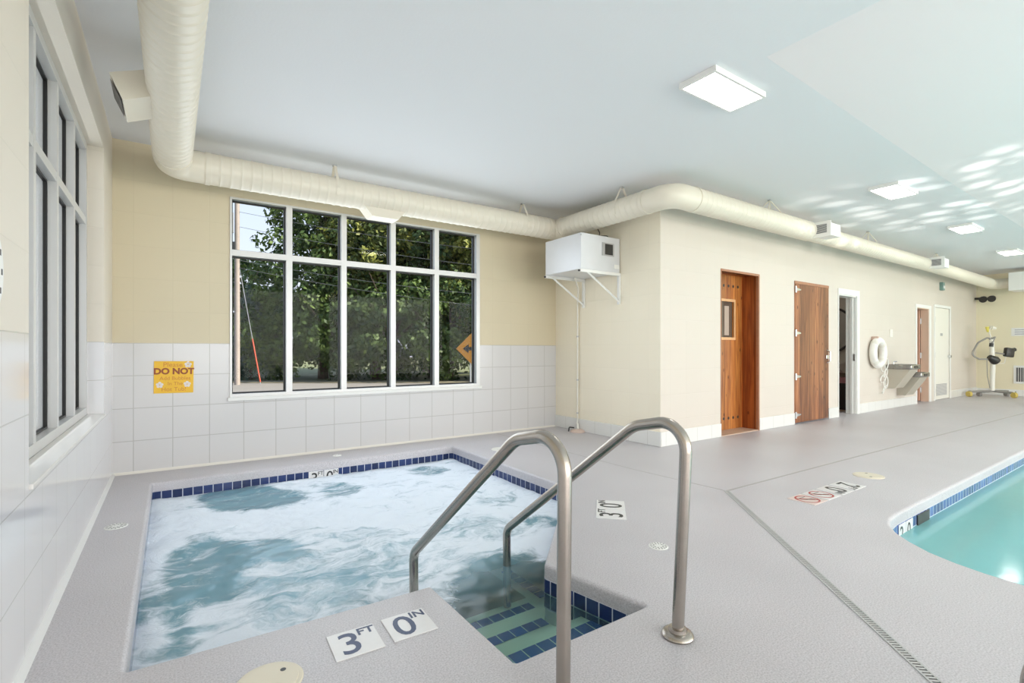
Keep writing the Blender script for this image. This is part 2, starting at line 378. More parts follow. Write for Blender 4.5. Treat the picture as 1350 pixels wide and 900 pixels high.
XL, YB, XS, YD, XF, YF, ZC = -.431, 5.686, 4.682, 3.785, 17.03, -5.0, 3.02
RIN = .022
# ------------------------------------------------------------------ floor
outer = [(XL-.01,YF-.01),(XF+.01,YF-.01),(XF+.01,YD+.3),(XS,YD+.3),(XS,YB+.01),(XL-.01,YB+.01)]
bm = fill_poly(outer, [offset_poly(TUB, RIN), offset_poly(POOL, RIN)], 0)
me = bpy.data.meshes.new('floor'); bm.to_mesh(me); bm.free()
fm = MB()
for p in me.polygons: fm.face([me.vertices[i].co for i in p.vertices])
q = [(RIN*(1-math.sin(a)), -RIN*(1-math.cos(a))) for a in [k*PI/2/5 for k in range(6)]]
for outl in (TUB, POOL): ring_strip(fm, outl, q + [(0, -.078)])
fl = fm.build('floor', m_floor); bmm = bmesh.new(); bmm.from_mesh(fl.data); bmesh.ops.remove_doubles(bmm, verts=bmm.verts, dist=.0004); bmesh.ops.recalc_face_normals(bmm, faces=bmm.faces); bmm.to_mesh(fl.data); bmm.free()
smooth_mesh(fl.data, 35); tag(fl, kind='structure')
# saw-cut joints in the deck
def ribbon(pts, w, z=.0012, t=.0012):
    mb = MB()
    for a, b in zip(pts[:-1], pts[1:]):
        a, b = Vector((*a, 0)), Vector((*b, 0)); d = (b-a).normalized(); s = Vector((-d.y, d.x, 0))*w/2
        c = [a-s, b-s, b+s, a+s]
        mb.prism([(p.x, p.y) for p in c], z-t, z)
    return mb
m_joint = mat('joint_filler', (.42,.40,.39), .7)
tr = 0
for pts, w in (([(3.664,2.308),(6.0,2.27),(12.4,2.14),(16.9,2.08)], .02), ([(3.664,2.308),(3.60,3.2),(3.60,3.76),(3.62,5.65)], .008)):
    tr += 1; structure('trim_%d' % tr, ribbon(pts, w), m_joint)
# ------------------------------------------------------------------ walls
T = .14
def zb(x0, x1, y0, y1, z0, z1): return (x0, x1, y0, y1, z0, z1)
w = MB(); wx0, wx1, wz0, wz1 = .486, 3.375, .64, 2.655
for b in (zb(XL-.35, wx0, YB, YB+T, -.3, ZC+.1), zb(wx1, XS+.3, YB, YB+T, -.3, ZC+.1), zb(wx0, wx1, YB, YB+T, -.3, wz0), zb(wx0, wx1, YB, YB+T, wz1, ZC+.1)): w.box(*b)
structure('wall_back', w, m_back)
ly0, ly1, lz0, lz1 = 2.516, 5.009, .612, 2.705
w = MB()
for b in (zb(XL-.22, XL, YF-.1, ly0, -.3, ZC+1.2), zb(XL-.22, XL, ly1, YB+.02, -.3, ZC+.1), zb(XL-.22, XL, ly0, ly1, -.3, lz0), zb(XL-.22, XL, ly0, ly1, lz1, ZC+.1)): w.box(*b)
structure('wall_left', w, m_left)
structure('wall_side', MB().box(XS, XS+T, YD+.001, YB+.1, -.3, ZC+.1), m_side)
# door wall with openings
DO = [(5.872,6.79,2.172),(7.764,8.873,2.17),(9.225,9.93,2.06),(12.83,13.56,2.01),(13.93,14.93,2.07)]
w = MB(); x = XS+.001
for a, b, h in DO:
    w.box(x, a, YD, YD+T, -.3, ZC+.1); w.box(a, b, YD, YD+T, h, ZC+.1); w.box(a, b, YD, YD+T, -.3, -.002); x = b
w.box(x, XF+.2, YD, YD+T, -.3, ZC+.1)
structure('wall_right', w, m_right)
m_far = mat('far_wall_paint', (.84,.78,.58), .5)
structure('wall_far', MB().box(XF, XF+.15, YF-.2, YD+.1, -.3, 4.2), m_far)
w = MB(); FW = [(-.1,3.9),(4.2,8.2),(8.5,12.5),(12.8,16.8)]; x = XL-.2  # unseen wall; its window openings are made up to hold fill lamps
for a, b in FW:
    w.box(x, a, YF-.15, YF, -.3, 4.3); w.box(a, b, YF-.15, YF, -.3, .3); w.box(a, b, YF-.15, YF, 2.9, 4.3); x = b
w.box(x, XF+.15, YF-.15, YF, -.3, 4.3)
structure('wall_front', w, mat('front_wall_paint', (.82,.78,.62), .5))
# ceiling: flat part and the raised sloping bay over the pool
FOLD = [(3.172,1.722),(7.445,1.84),(17.1,1.96)]
m = MB(); m.face([(XL-.1,YF-.1,ZC),(3.172,YF-.1,ZC),(3.172,1.722,ZC),(7.445,1.84,ZC),(17.1,1.96,ZC),(17.1,YB+.1,ZC),(XL-.1,YB+.1,ZC)])
structure('ceiling', m, m_ceil)
SL = math.tan(math.radians(7)); zf = ZC + SL*(1.85-YF+.1)
m = MB(); m.face([(3.172,1.722,ZC),(7.445,1.84,ZC),(17.1,1.96,ZC),(17.1,YF-.1,zf),(3.172,YF-.1,zf)]); m.face([(3.172,1.722,ZC),(3.172,YF-.1,ZC),(3.172,YF-.1,zf)])
structure('ceiling_bay', m, m_ceil2)
# roof slab above it so that no sky leaks in
structure('ceiling_roof', MB().box(XL-.3, XF+.3, YF-.3, YB+.3, 4.3, 4.4), m_ceil)
# baseboards
bb = [(XS, DO[0][0]), (DO[0][1], DO[1][0]), (DO[1][1], DO[2][0]), (DO[2][1]+.1, DO[3][0]-.08), (DO[4][1]+.08, XF)]
m = MB()
for a, b in bb: m.rbox(a-.012 if a == XS else a, b, YD-.014, YD, 0, .172, .004)
structure('baseboard_right', m, m_bbx)
structure('baseboard_side', MB().rbox(XS-.014, XS, YD-.014, YB, 0, .172, .004), m_bby)
structure('baseboard_far', MB().rbox(XF-.014, XF, YF, YD, 0, .15, .004), m_white)
m_caulk = mat('caulk_bead', (.78,.75,.68), .5)
structure('baseboard_left', MB().prism([(XL,0),(XL+.02,0),(XL+.006,.02),(XL,.03)], -4.9, YB, lambda a, b, h: (a, h, b)), mat('base_bead', (.72,.72,.71), .4))
structure('baseboard_back', MB().prism([(YB,0),(YB-.018,0),(YB-.005,.012),(YB,.022)], XL, XS, lambda a, b, h: (h, a, b)), m_caulk)

# ------------------------------------------------------------------ windows
def window_grid(name, P, u0, u1, v0, v1, mull, trans, depth, glass_d, fr4=(.05,.05,.05,.05), mw=.045, glass=None, reveal=.018):
    fl_, fr_, fb_, ft_ = fr4
    """P(u, v, d) -> world, d = distance outward from the room face of the frame"""
    def bx(mb, a0, a1, b0, b1, d0, d1):
        c = [P(a, b, d) for d in (d0, d1) for b in (b0, b1) for a in (a0, a1)]
        k = len(mb.v); mb.v += [tuple(p) for p in c]
        for f in ((0,1,3,2),(4,6,7,5),(0,4,5,1),(2,3,7,6),(0,2,6,4),(1,5,7,3)): mb.f.append(tuple(k+i for i in f))
    root = bpy.data.objects.new(name, None); COL.objects.link(root); root.location = P((u0+u1)/2, v0, 0); root['kind'] = 'structure'
    fr = MB()
    bx(fr, u0, u1, v0, v0+fb_, 0, depth); bx(fr, u0, u1, v1-ft_, v1, 0, depth); bx(fr, u0, u0+fl_, v0+fb_, v1-ft_, 0, depth); bx(fr, u1-fr_, u1, v0+fb_, v1-ft_, 0, depth)
    fr.build('window_frame', m_alu, root)
    for u in mull:
        mb = MB(); bx(mb, u-mw/2, u+mw/2, v0+fb_, v1-ft_, .002, depth-.004); mb.build('mullion', m_alu, root)
    mb = MB(); bx(mb, u0+fl_, u1-fr_, trans-mw/2, trans+mw/2, .004, depth-.006); mb.build('transom', m_alu, root)
    us = [u0+fl_] + [q for u in mull for q in (u-mw/2, u+mw/2)] + [u1-fr_]; vs = [v0+fb_, trans-mw/2, trans+mw/2, v1-ft_]
    for i in range(0, len(us), 2):
        for j in (0, 2):
            a0, a1, b0, b1 = us[i], us[i+1], vs[j], vs[j+1]
            gk = MB(); g = .012
            bx(gk, a0, a0+g, b0, b1, glass_d-reveal, glass_d+.02); bx(gk, a1-g, a1, b0, b1, glass_d-reveal, glass_d+.02)
            bx(gk, a0+g, a1-g, b0, b0+g, glass_d-reveal, glass_d+.02); bx(gk, a0+g, a1-g, b1-g, b1, glass_d-reveal, glass_d+.02)
            gk.build('gasket', m_black, root)
            gl = MB(); gl.face([P(a0, b0, glass_d), P(a1, b0, glass_d), P(a1, b1, glass_d), P(a0, b1, glass_d)])
            gl.build('window_pane', glass or m_glass, root)
    return root
win1 = window_grid('window_1', lambda u, v, d: (u, YB-.012+d, v), wx0, wx1, wz0, wz1, [1.035,1.605,2.182,2.75], 2.10, .13, .085, fr4=(.018,.05,.045,.02), mw=.06)
sl = MB().rbox(wx0-.02, wx1+.02, YB-.035, YB-.004, wz0-.022, wz0+.012, .004); sl.build('window_sill', m_white, win1)
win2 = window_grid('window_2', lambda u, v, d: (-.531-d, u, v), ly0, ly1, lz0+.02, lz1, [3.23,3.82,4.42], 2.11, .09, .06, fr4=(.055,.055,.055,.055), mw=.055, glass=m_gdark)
structure('trim_3', MB().rbox(XL-.1, XL+.012, ly0+.002, ly1-.002, lz0, lz0+.02, .004), mat('sill_marble', (.76,.74,.71), .25))
# ------------------------------------------------------------------ hot tub
tub = thing('hot_tub', 'square sunken hot tub with blue waterline tiles and corner steps below the big window', 'hot tub', (1.2,3.6,-1.0))
m = MB(); ring_strip(m, TUB, [(.003,-.236),(.003,-1.0)]); bmt = fill_poly(offset_poly(TUB, .003), [], -1.0)
for f in bmt.faces: m.face([v.co for v in f.verts])
bmt.free(); m.build('tub_shell', m_plaster, tub)
m = MB(); ring_strip(m, TUB, [(.012,-.078),(-.002,-.078),(-.002,-.232),(.012,-.232)], uv=True)
m.build('waterline_tile', m_band, tub)
def step(poly, z1, nose, name='step'):
    mm = MB().prism(poly, -1.0, z1); o = mm.build(name, m_plaster, tub)
    a, b, wd = nose; a, b = Vector((*a, 0)), Vector((*b, 0)); d = (b-a).normalized(); s = Vector((-d.y, d.x, 0))*wd; L = (b-a).length
    k = MB(); z = z1+.003
    k.face([(a.x,a.y,z),(b.x,b.y,z),(b.x+s.x,b.y+s.y,z),(a.x+s.x,a.y+s.y,z)], [(0,0.005),(L,0.005),(L,.071),(0,.071)])
    k.build('nosing_tile', m_nose, o); return o
step([(1.032,1.482),(1.733,1.482),(1.668,1.83),(1.032,1.83)], -.185, ((1.035,1.70),(1.69,1.70),.07))
step([(1.032,1.83),(1.668,1.83),(1.625,2.07),(1.75,2.20),(1.03,2.20)], -.30, ((1.035,2.025),(1.625,2.025),.07))
plat = step([(1.03,2.20),(1.75,2.20),(2.688,3.12),(2.70,3.6),(1.81,3.6),(1.81,2.48),(1.03,2.48)], -.40, ((1.035,2.35),(1.78,2.35),.07))
k = MB(); k.face([(1.94,2.42,-.396),(1.94,2.86,-.396),(1.87,2.86,-.396),(1.87,2.42,-.396)], [(0,0.005),(.44,.005),(.44,.071),(0,.071)]); k.build('nosing_tile', m_nose, plat)
# spa water: a grid following the tub outline, froth density per vertex
def inside(poly, x, y):
    c = False; j = len(poly)-1
    for i in range(len(poly)):
        (xi, yi), (xj, yj) = poly[i], poly[j]
        if (yi > y) != (yj > y) and x < (xj-xi)*(y-yi)/(yj-yi)+xi: c = not c
        j = i
    return c
# (centre, axis 1, axis 2, change of froth density, edge hardness)
BLOBS = [((.59,4.778),(.38,-.26),(.045,.367),-.62,2.2), ((1.258,4.657),(.183,-.126),(.068,.254),-.40,1.6), ((2.243,4.808),(.17,-.115),(.098,.21),-.40,1.6),
 ((2.307,3.654),(.19,-.13),(.107,.169),-.22,1.4), ((1.825,3.128),(.30,-.2),(.119,.202),-.26,1.4), ((2.297,2.901),(.09,-.06),(.101,.127),-.5,1.4),
 ((.166,3.465),(.22,-.15),(.023,.471),-.50,1.8), ((-.03,2.873),(.16,-.11),(-.001,.44),-.42,1.3), ((.458,3.535),(.24,-.165),(.026,.22),-.38,1.5),
 ((1.56,2.20),(.26,-.17),(.20,.36),-.9,1.0), ((1.30,1.80),(.5,0),(0,.36),-.9,1.2), ((.9,3.1),(.55,-.38),(.2,.5),-.22,1.), ((.743,2.60),(.6,-.41),(.094,.36),-.2,1.),
 ((-.10,4.35),(.10,-.07),(-.024,.9),.3,1.), ((-.07,2.72),(.10,-.06),(-.006,.13),.42,1.2), ((.80,3.98),(.8,-.55),(.042,.16),.25,1.), ((2.10,2.70),(.05,-.035),(.20,.25),.25,1.),
 ((1.0,2.55),(.15,-.1),(.1,.1),.12,1.)]
def density(x, y):
    wx = noise.noise(Vector((x*2.4, y*2.4, 3)))*.13 + noise.noise(Vector((x*7, y*7, 9)))*.035; wy = noise.noise(Vector((x*2.4, y*2.4, 31)))*.13 + noise.noise(Vector((x*7, y*7, 19)))*.035
    D = .78
    for (c, a, b, amp, hard) in BLOBS:
        dx, dy = x+wx-c[0], y+wy-c[1]; det = a[0]*b[1]-a[1]*b[0]
        u = (dx*b[1]-dy*b[0])/det; v = (a[0]*dy-a[1]*dx)/det; r = math.sqrt(u*u+v*v)
        t = max(0, min(1, .5+(1-r)*hard)); D += amp*t*t*(3-2*t)
    return D
GS = .024; nx, ny = int(2.95/GS)+1, int(3.85/GS)+1; idx = {}; vs = []; fs = []; FO = []; TU = []
TUBW = offset_poly(TUB, .014)
for i in range(nx):
    for j in range(ny):
        x, y = -.17+i*GS, 1.43+j*GS; idx[i, j] = len(vs)
        d = density(x, y); still = max(0, min(1, (2.25-y)/.3))
        amp = .016*(1-.85*still)
        z = -.148 + amp*(noise.noise(Vector((x*3, y*4, 5))) + .5*noise.noise(Vector((x*9, y*11, 8))) + .25*noise.noise(Vector((x*21, y*23, 4))))
        vs.append((x, y, z)); FO.append(d)
        dd = math.hypot((x-1.6)/.85, (y-2.1)/.85); TU.append(.10 + .62*max(0, min(1, max((y-2.15)/.55, (1.0-x)/.3))))
for i in range(nx-1):
    for j in range(ny-1):
        if inside(TUBW, -.17+(i+.5)*GS, 1.43+(j+.5)*GS): fs.append((idx[i,j], idx[i+1,j], idx[i+1,j+1], idx[i,j+1]))
me = bpy.data.meshes.new('spa_water'); me.from_pydata(vs, [], fs); me.materials.append(m_spa)
a1 = me.attributes.new('foam', 'FLOAT', 'POINT'); a1.data.foreach_set('value', FO)
a2 = me.attributes.new('turbid', 'FLOAT', 'POINT'); a2.data.foreach_set('value', TU)
for p in me.polygons: p.use_smooth = True
tag(link('spa_water', me), 'frothing white and teal whirlpool water filling the hot tub', 'water')

# ------------------------------------------------------------------ swimming pool
pool = thing('swimming_pool', 'turquoise swimming pool with rounded corner at the right of the deck', 'swimming pool', (9,-1,-1.1))
m = MB(); ring_strip(m, POOL, [(.003,-.236),(.003,-1.1)]); bmt = fill_poly(offset_poly(POOL, .003), [], -1.1)
for f in bmt.faces: m.face([v.co for v in f.verts])
bmt.free(); m.build('pool_shell', m_pplaster, pool)
m = MB(); ring_strip(m, POOL, [(.012,-.078),(-.002,-.078),(-.002,-.232),(.012,-.232)], uv=True); m.build('waterline_tile', m_pband, pool)
m = MB().prism([(3.45,.6),(3.7,1.1),(4.1,1.3),(15.5,1.35),(15.5,1.0),(4.3,1.0),(3.9,.75),(3.75,.3),(3.75,-3.9),(3.4,-3.9)], -1.09, -.55); m.build('pool_bench', mat('bench_plaster', (.66,.90,.88), .6), pool)
sk = MB().box(4.50,4.74,1.318,1.325,-.205,-.082).build('skimmer_mouth', m_dark, pool); tag(sk, 'dark skimmer slot in the pool wall')
m = MB(); NX, NY = 60, 30
bmt = fill_poly(offset_poly(POOL, .01), [], -.155)
for f in bmt.faces: m.face([v.co for v in f.verts])
bmt.free(); tag(m.build('pool_water', m_poolw, up=True), 'calm turquoise water in the swimming pool', 'water')

# ------------------------------------------------------------------ handrails
def rail(X, prof, label, fl_r=.06):
    t = thing('handrail', label, 'handrail', (X, prof[0][0], 0), 'pair of stainless steel rails over the hot tub steps')
    P = [Vector((X, y, z)) for y, z in prof]
    pts = fillet(P, [.19,.19,.09][:len(P)-2] if len(P) == 5 else .1, 10)
    MB().tube(pts, .0235, 20).build('rail_tube', m_steel, t, smooth=True)
    y = prof[0][0]
    f = MB(); f.tube([(X,y,0),(X,y,.006),(X,y,.016),(X,y,.020),(X,y,.022),(X,y,.034),(X,y,.036)], [fl_r,fl_r+.002,fl_r-.003,fl_r-.012,.036,.034,.026], 28)
    f.build('base_flange', m_steel, t, smooth=True)
    return t
def railprof(b, top): return b
rail(1.045, [(1.232,.0),(1.222,.86),(1.50,.80),(2.43,.07),(2.425,-.395)], 'left stainless steel handrail, its foot nearest the 3 FT depth tiles')
rail(1.65, [(1.25,.0),(1.205,.86),(1.475,.80),(2.462,.06),(2.455,-.395)], 'right stainless steel handrail with its round flange showing on the deck')
t = thing('pool_grab_rail', 'curved steel pool grab rail cut off at the lower right edge of the photo', 'handrail', (1.62,.14,0))
GX = Vector((1.435,.252,0))
arc = [Vector((1.40,-.25,.0)), Vector((1.40,-.25,.55)), Vector((1.40,.02,.55)), Vector((1.40,.02,0))]
# ------------------------------------------------------------------ depth markers
def marker(center, right, up, size, glyph, small, m_txt, label, group=None, cat='depth tile', circ=False, mtile=None, name='depth_marker_tile', big=.86):
    c = Vector(center); r = Vector(right).normalized(); u = Vector(up).normalized(); n = r.cross(u)
    M = frame_M(c, r, u)
    t = thing(name, label, cat, c, group)
    s = size/2; MB().rbox(-s, s, -s, s, -.002, .002, .0012, R=M, seg=1).build('tile', mtile or m_tilew, t)
    if circ:
        k = MB()
        ro, ri = s*.86, s*.73; n_ = 32
        for i in range(n_):
            a, b = 2*PI*i/n_, 2*PI*(i+1)/n_
            k.face([M @ Vector((q*math.cos(z), q*math.sin(z), .0026)) for q, z in ((ri,a),(ro,a),(ro,b),(ri,b))])
        def bar(x0, y0, x1, y1, w, mb):
            d = Vector((x1-x0, y1-y0, 0)).normalized(); q = Vector((-d.y, d.x, 0))*w/2; a, b = Vector((x0,y0,.0026)), Vector((x1,y1,.0026))
            mb.face([M @ (a-q), M @ (b-q), M @ (b+q), M @ (a+q)])
        bar(-s*.6, s*.6, s*.6, -s*.6, s*.16, k); k.build('prohibition_ring', m_red, t)
        d = MB(); bar(-s*.35, s*.15, s*.2, -s*.02, s*.14, d); bar(-s*.35, s*.15, -s*.5, s*.36, s*.1, d); bar(s*.2, -s*.02, s*.42, -s*.3, s*.1, d); bar(-s*.5, -s*.42, s*.4, -s*.42, s*.06, d)
        d.build('diver_symbol', m_ink, t)
        return t
    text(glyph, size*1.12, m_txt, 'numeral', t, M @ Matrix.Translation((-s*.22, -s*.10, .0026)), ext=.0004, bold=size*.006, sx=.92)
    if small: text(small, size*.36, m_txt, 'unit_lettering', t, M @ Matrix.Translation((s*.58, s*.60, .0026)), ext=.0004, bold=size*.006)
    return t
m_tilew = mat('marker_tile', (.76,.75,.745), .3, mottle=(40,.03))
m_tilep = mat('marker_tile_pink', (.74,.62,.58), .4)
ZD = .002
marker((.588,1.926,ZD), (1,-.03,0), (.05,1,0), .182, '3', 'FT', m_blue, 'large white 3 FT depth tile at the front edge of the hot tub')
marker((.807,1.925,ZD), (1,-.03,0), (.05,1,0), .182, '0', 'IN', m_blue, 'large white 0 IN depth tile at the front edge of the hot tub')
r45, u45 = (.70,.714,0), (-.714,.70,0)
marker((2.49,2.43,ZD), r45, u45, .20, '3', 'FT', m_ink, 'white 3 FT depth tile on the deck right of the hot tub')
marker((2.635,2.575,ZD), r45, u45, .20, '0', 'IN', m_ink, 'white 0 IN depth tile on the deck right of the hot tub')
marker((4.63,1.83,ZD), (-1,0,0), (0,-1,0), .20, '2', 'FT', m_ink, 'white 2 FT depth tile on the deck by the pool corner', )
marker((4.40,1.83,ZD), (-1,0,0), (0,-1,0), .20, '0', 'IN', m_ink, 'white 0 IN depth tile on the deck by the pool corner')
marker((4.17,1.83,ZD), (-1,0,0), (0,-1,0), .20, '', '', m_ink, 'red no diving circle tile beside the pool depth tiles', cat='warning tile', circ=True, mtile=m_tilew, name='no_diving_tile')
marker((3.95,1.83,ZD), (-1,0,0), (0,-1,0), .20, '', '', m_ink, 'red no diving circle tile on pinkish ground, outermost of the row', cat='warning tile', circ=True, mtile=m_tilep, name='no_diving_tile')
marker((1.195,5.197-.002,-.152), (1,0,0), (0,0,1), .142, '3', 'FT', m_ink, 'white 3 FT tile in the blue waterline below the window')
marker((1.342,5.197-.002,-.152), (1,0,0), (0,0,1), .142, '0', 'IN', m_ink, 'white 0 IN tile in the blue waterline below the window')
marker((4.205,1.321,-.15), (1,.02,0), (0,0,1), .135, '2', '', m_ink, 'white tile numbered 2 in the waterline of the swimming pool')
marker((4.345,1.323,-.15), (1,.02,0), (0,0,1), .135, '0', '', m_ink, 'white tile numbered 0, nearer the dark skimmer slot of the swimming pool')

# ------------------------------------------------------------------ deck drains and lids
def disc_grate(x, y, r, label):
    t = thing('deck_drain', label, 'drain', (x, y, 0))
    m = MB(); m.tube([(x,y,-.001),(x,y,.002),(x,y,.004)], [r, r, r*.95], 28); m.build('drain_plate', m_white, t)
    d = MB()
    for rr, n in ((r*.78, 16), (r*.5, 10)):
        for i in range(n):
            a = 2*PI*i/n; c = Vector((x+rr*math.cos(a), y+rr*math.sin(a), .0046)); e = Vector((math.cos(a), math.sin(a), 0)); q = Vector((-e.y, e.x, 0))
            d.face([c-e*r*.10-q*r*.05, c+e*r*.10-q*r*.05, c+e*r*.10+q*r*.05, c-e*r*.10+q*r*.05])
    d.build('drain_slots', m_dark, t)
disc_grate(2.309,1.88,.055,'small white round drain grate on the deck between right handrail and depth tiles')
disc_grate(-.288,4.048,.062,'small white round drain grate on the strip along the left wall')
def lid(x, y, r, label, m_):
    t = thing('skimmer_lid', label, 'skimmer lid', (x, y, 0))
    MB().tube([(x,y,-.001),(x,y,.003),(x,y,.006)], [r, r, r*.96], 36).build('lid_rim', m_, t)
    MB().tube([(x,y,.004),(x,y,.0085)], [r*.86, r*.84], 36).build('lid_disc', m_, t)
    for a in (.6, .6+PI): MB().tube([(x+r*.55*math.cos(a), y+r*.55*math.sin(a), .008), (x+r*.55*math.cos(a), y+r*.55*math.sin(a), .0092)], r*.09, 12).build('finger_hole', m_dark, t)
lid(.276,1.86,.108,'round ivory skimmer lid at the bottom edge of the photo before the hot tub', m_ivory)
lid(5.151,1.867,.12,'round ivory skimmer lid beside the pool depth tiles', m_ivory)
lid(3.08,4.72,.105,'round off-white skimmer lid behind the back right corner of the hot tub', m_plastic)
lid(1.46,5.42,.045,'tiny white lid on the ledge between hot tub and window wall', m_white)
# trench drain
P0, P1 = Vector((3.664,2.308,0)), Vector((1.80,.19,0)); d = (P1-P0).normalized(); s = Vector((-d.y, d.x, 0)); L = (P1-P0).length
t = thing('trench_drain', 'narrow slotted trench drain running diagonally across the deck', 'drain', P0)
m = MB(); hw = .021
for o0, o1 in ((-hw,-hw+.007),(hw-.007,hw)):
    a, b = P0+s*o0, P1+s*o0; c, e = P1+s*o1, P0+s*o1; m.prism([(a.x,a.y),(b.x,b.y),(c.x,c.y),(e.x,e.y)], -.001, .0035)
m.build('channel_edge', mat('drain_plastic', (.48,.48,.47), .5), t)
m = MB(); n = int(L/.0165)
for i in range(n):
    a = P0+d*(i*.0165); b = a+d*.009; q = s*(hw-.006); m.prism([(p.x,p.y) for p in (a-q, b-q, b+q, a+q)], -.001, .003)
m.build('grate_bars', MATS['drain_plastic'], t)
m = MB(); a, b, c, e = P0-s*(hw-.004), P1-s*(hw-.004), P1+s*(hw-.004), P0+s*(hw-.004); m.prism([(p.x,p.y) for p in (a,b,c,e)], .0, .0012); m.build('channel_bed', m_dark, t)

# ------------------------------------------------------------------ round duct
duct = thing('air_duct', 'long cream painted round air duct hung under the ceiling along the walls', 'duct', (.01,5.24,2.62))
ZU = 2.755
def run(a, b, r0, r1, name='duct_run'):
    a, b = Vector(a), Vector(b); L = (b-a).length; n = max(4, int(L/.012)); st = .085
    pts = [a+(b-a)*i/n for i in range(n+1)]
    def rf(i):
        ph = (i/n*L) % st; return r0+(r1-r0)*i/n + (.0045 if ph < .014 else 0)
    MB().tube(pts, 0, 32, rf=rf).build(name, m_duct, duct, smooth=True)
def elbow(a, c, b, r, k=5):
    """gored elbow"""
    pts = fillet([a, c, b], (Vector(c)-Vector(a)).length*.98, k)
    MB().tube(pts, r, 32).build('duct_elbow', m_duct, duct, smooth=True)
    for p in (Vector(a), Vector(b)):
        d_ = (Vector(c)-p).normalized(); MB().tube([p-d_*.02, p+d_*.02], r+.006, 32).build('duct_collar', m_duct, duct, smooth=True)
E_ = .26
run((.0,-4.9,ZU),(.012,5.24-E_,ZU),.134,.136); elbow((.012,5.24-E_,ZU),(.012,5.24,ZU),(.012+E_,5.24,ZU),.137)
run((.012+E_,5.24,ZU),(4.33-.16,5.24,ZU),.137,.137); elbow((4.33-.16,5.24,ZU),(4.33,5.24,ZU),(4.33,5.24-.16,ZU),.136,3)
run((4.33,5.08,ZU),(4.33,3.34+.34,ZU),.134,.13); elbow((4.33,3.68,ZU),(4.33,3.34,ZU),(4.33+.34,3.34,ZU),.13,6)
run((4.67,3.34,ZU),(7.25,3.34,ZU),.13,.127); run((7.25,3.34,ZU-.005),(12.2,3.34,ZU-.01),.115,.112); run((12.2,3.34,ZU-.01),(16.0,3.34,ZU-.05),.112,.12)
elbow((16.0,3.34,ZU-.05),(16.4,3.34,ZU-.05),(16.4,3.0,ZU-.05),.12)
MB().rbox(16.1,16.7,2.45,3.02,2.5,2.92,.01).build('plenum_box', m_white, duct)
# supply boxes
def yprism(poly, y0, y1): return MB().prism(poly, y0, y1, lambda a, b, h: (a, h, b))
vb = yprism([(-.30,2.765),(-.235,2.62),(-.05,2.70),(-.10,2.845)], 3.76, 4.12).build('vent_box', m_duct, duct)
g = MB(); g.face([(-.299,3.79,2.745),(-.299,4.08,2.745),(-.247,4.08,2.632),(-.247,3.79,2.632)]); g.build('vent_opening', m_dark, vb)
for X in (7.22, 11.75):
    vb = MB().rbox(X, X+.34, 3.07, 3.26, ZU-.09, ZU+.075, .004).build('vent_box', m_white, duct)
    fr = MB()
    fr.box(X-.008, X, 3.045, 3.285, ZU-.11, ZU+.095); fr.build('grille_frame', m_white, vb)
    g = MB()
    for i in range(7): g.box(X-.012, X-.008, 3.095, 3.235, ZU-.06+i*.017, ZU-.06+i*.017+.010)
    g.build('grille', mat('grille_grey%d' % int(X), (.13,.13,.14), .5), vb)
vb = MB().prism([(1.66,2.66),(1.76,2.545),(2.05,2.545),(2.14,2.66)], 5.17, 5.36, lambda a, b, h: (a, h, b)).build('vent_boot', m_duct, duct)
def hanger(X, Y, ax, r):
    m = MB(); z = ZU
    for sg in (-1, 1):
        o = Vector((0, sg, 0)) if ax == 'X' else Vector((sg, 0, 0)); w = Vector((1,0,0)) if ax == 'X' else Vector((0,1,0))
        top = Vector((X, Y, ZC)); a = Vector((X, Y, z)) + o*(r+.004) 
        pts = [top+o*.012, Vector((X,Y,z+r*.75))+o*(r*.75), a, Vector((X,Y,z-r*.5))+o*(r*.9)]
        for p, q in zip(pts[:-1], pts[1:]):
            k = len(m.v); n = o*.0015
            m.v += [tuple(v) for v in (p-w*.014-n, p+w*.014-n, q+w*.014-n, q-w*.014-n, p-w*.014+n, p+w*.014+n, q+w*.014+n, q-w*.014+n)]
            for f in ((0,1,2,3),(7,6,5,4),(0,4,5,1),(1,5,6,2),(2,6,7,3),(3,7,4,0)): m.f.append(tuple(k+i for i in f))
    m.build('hanger_strap', m_duct, duct); MB().rbox(X-.02, X+.02, Y-.02, Y+.02, ZC-.012, ZC, .003).build('hanger_clip', m_galv, duct)
for X, Y, ax, r in ((1.387,5.24,'X',.14),(3.76,5.24,'X',.14),(4.33,4.05,'Y',.135),(6.24,3.34,'Y',.13),(9.2,3.34,'Y',.12),(12.4,3.34,'Y',.12)):
    if Y == 3.34:                  # straps spread along the duct like an inverted V
        m = MB()
        for sg in (-1, 1):
            for sd in (-1, 1): m.tube([(X, Y, ZC-.005), (X+sg*.16, Y+sd*.07, ZU+r*.80)], .0055, 6)
        m.build('hanger_strap', m_duct, duct); MB().rbox(X-.02, X+.02, Y-.02, Y+.02, ZC-.014, ZC, .003).build('hanger_clip', m_galv, duct)
    else: hanger(X, Y, ax, r)

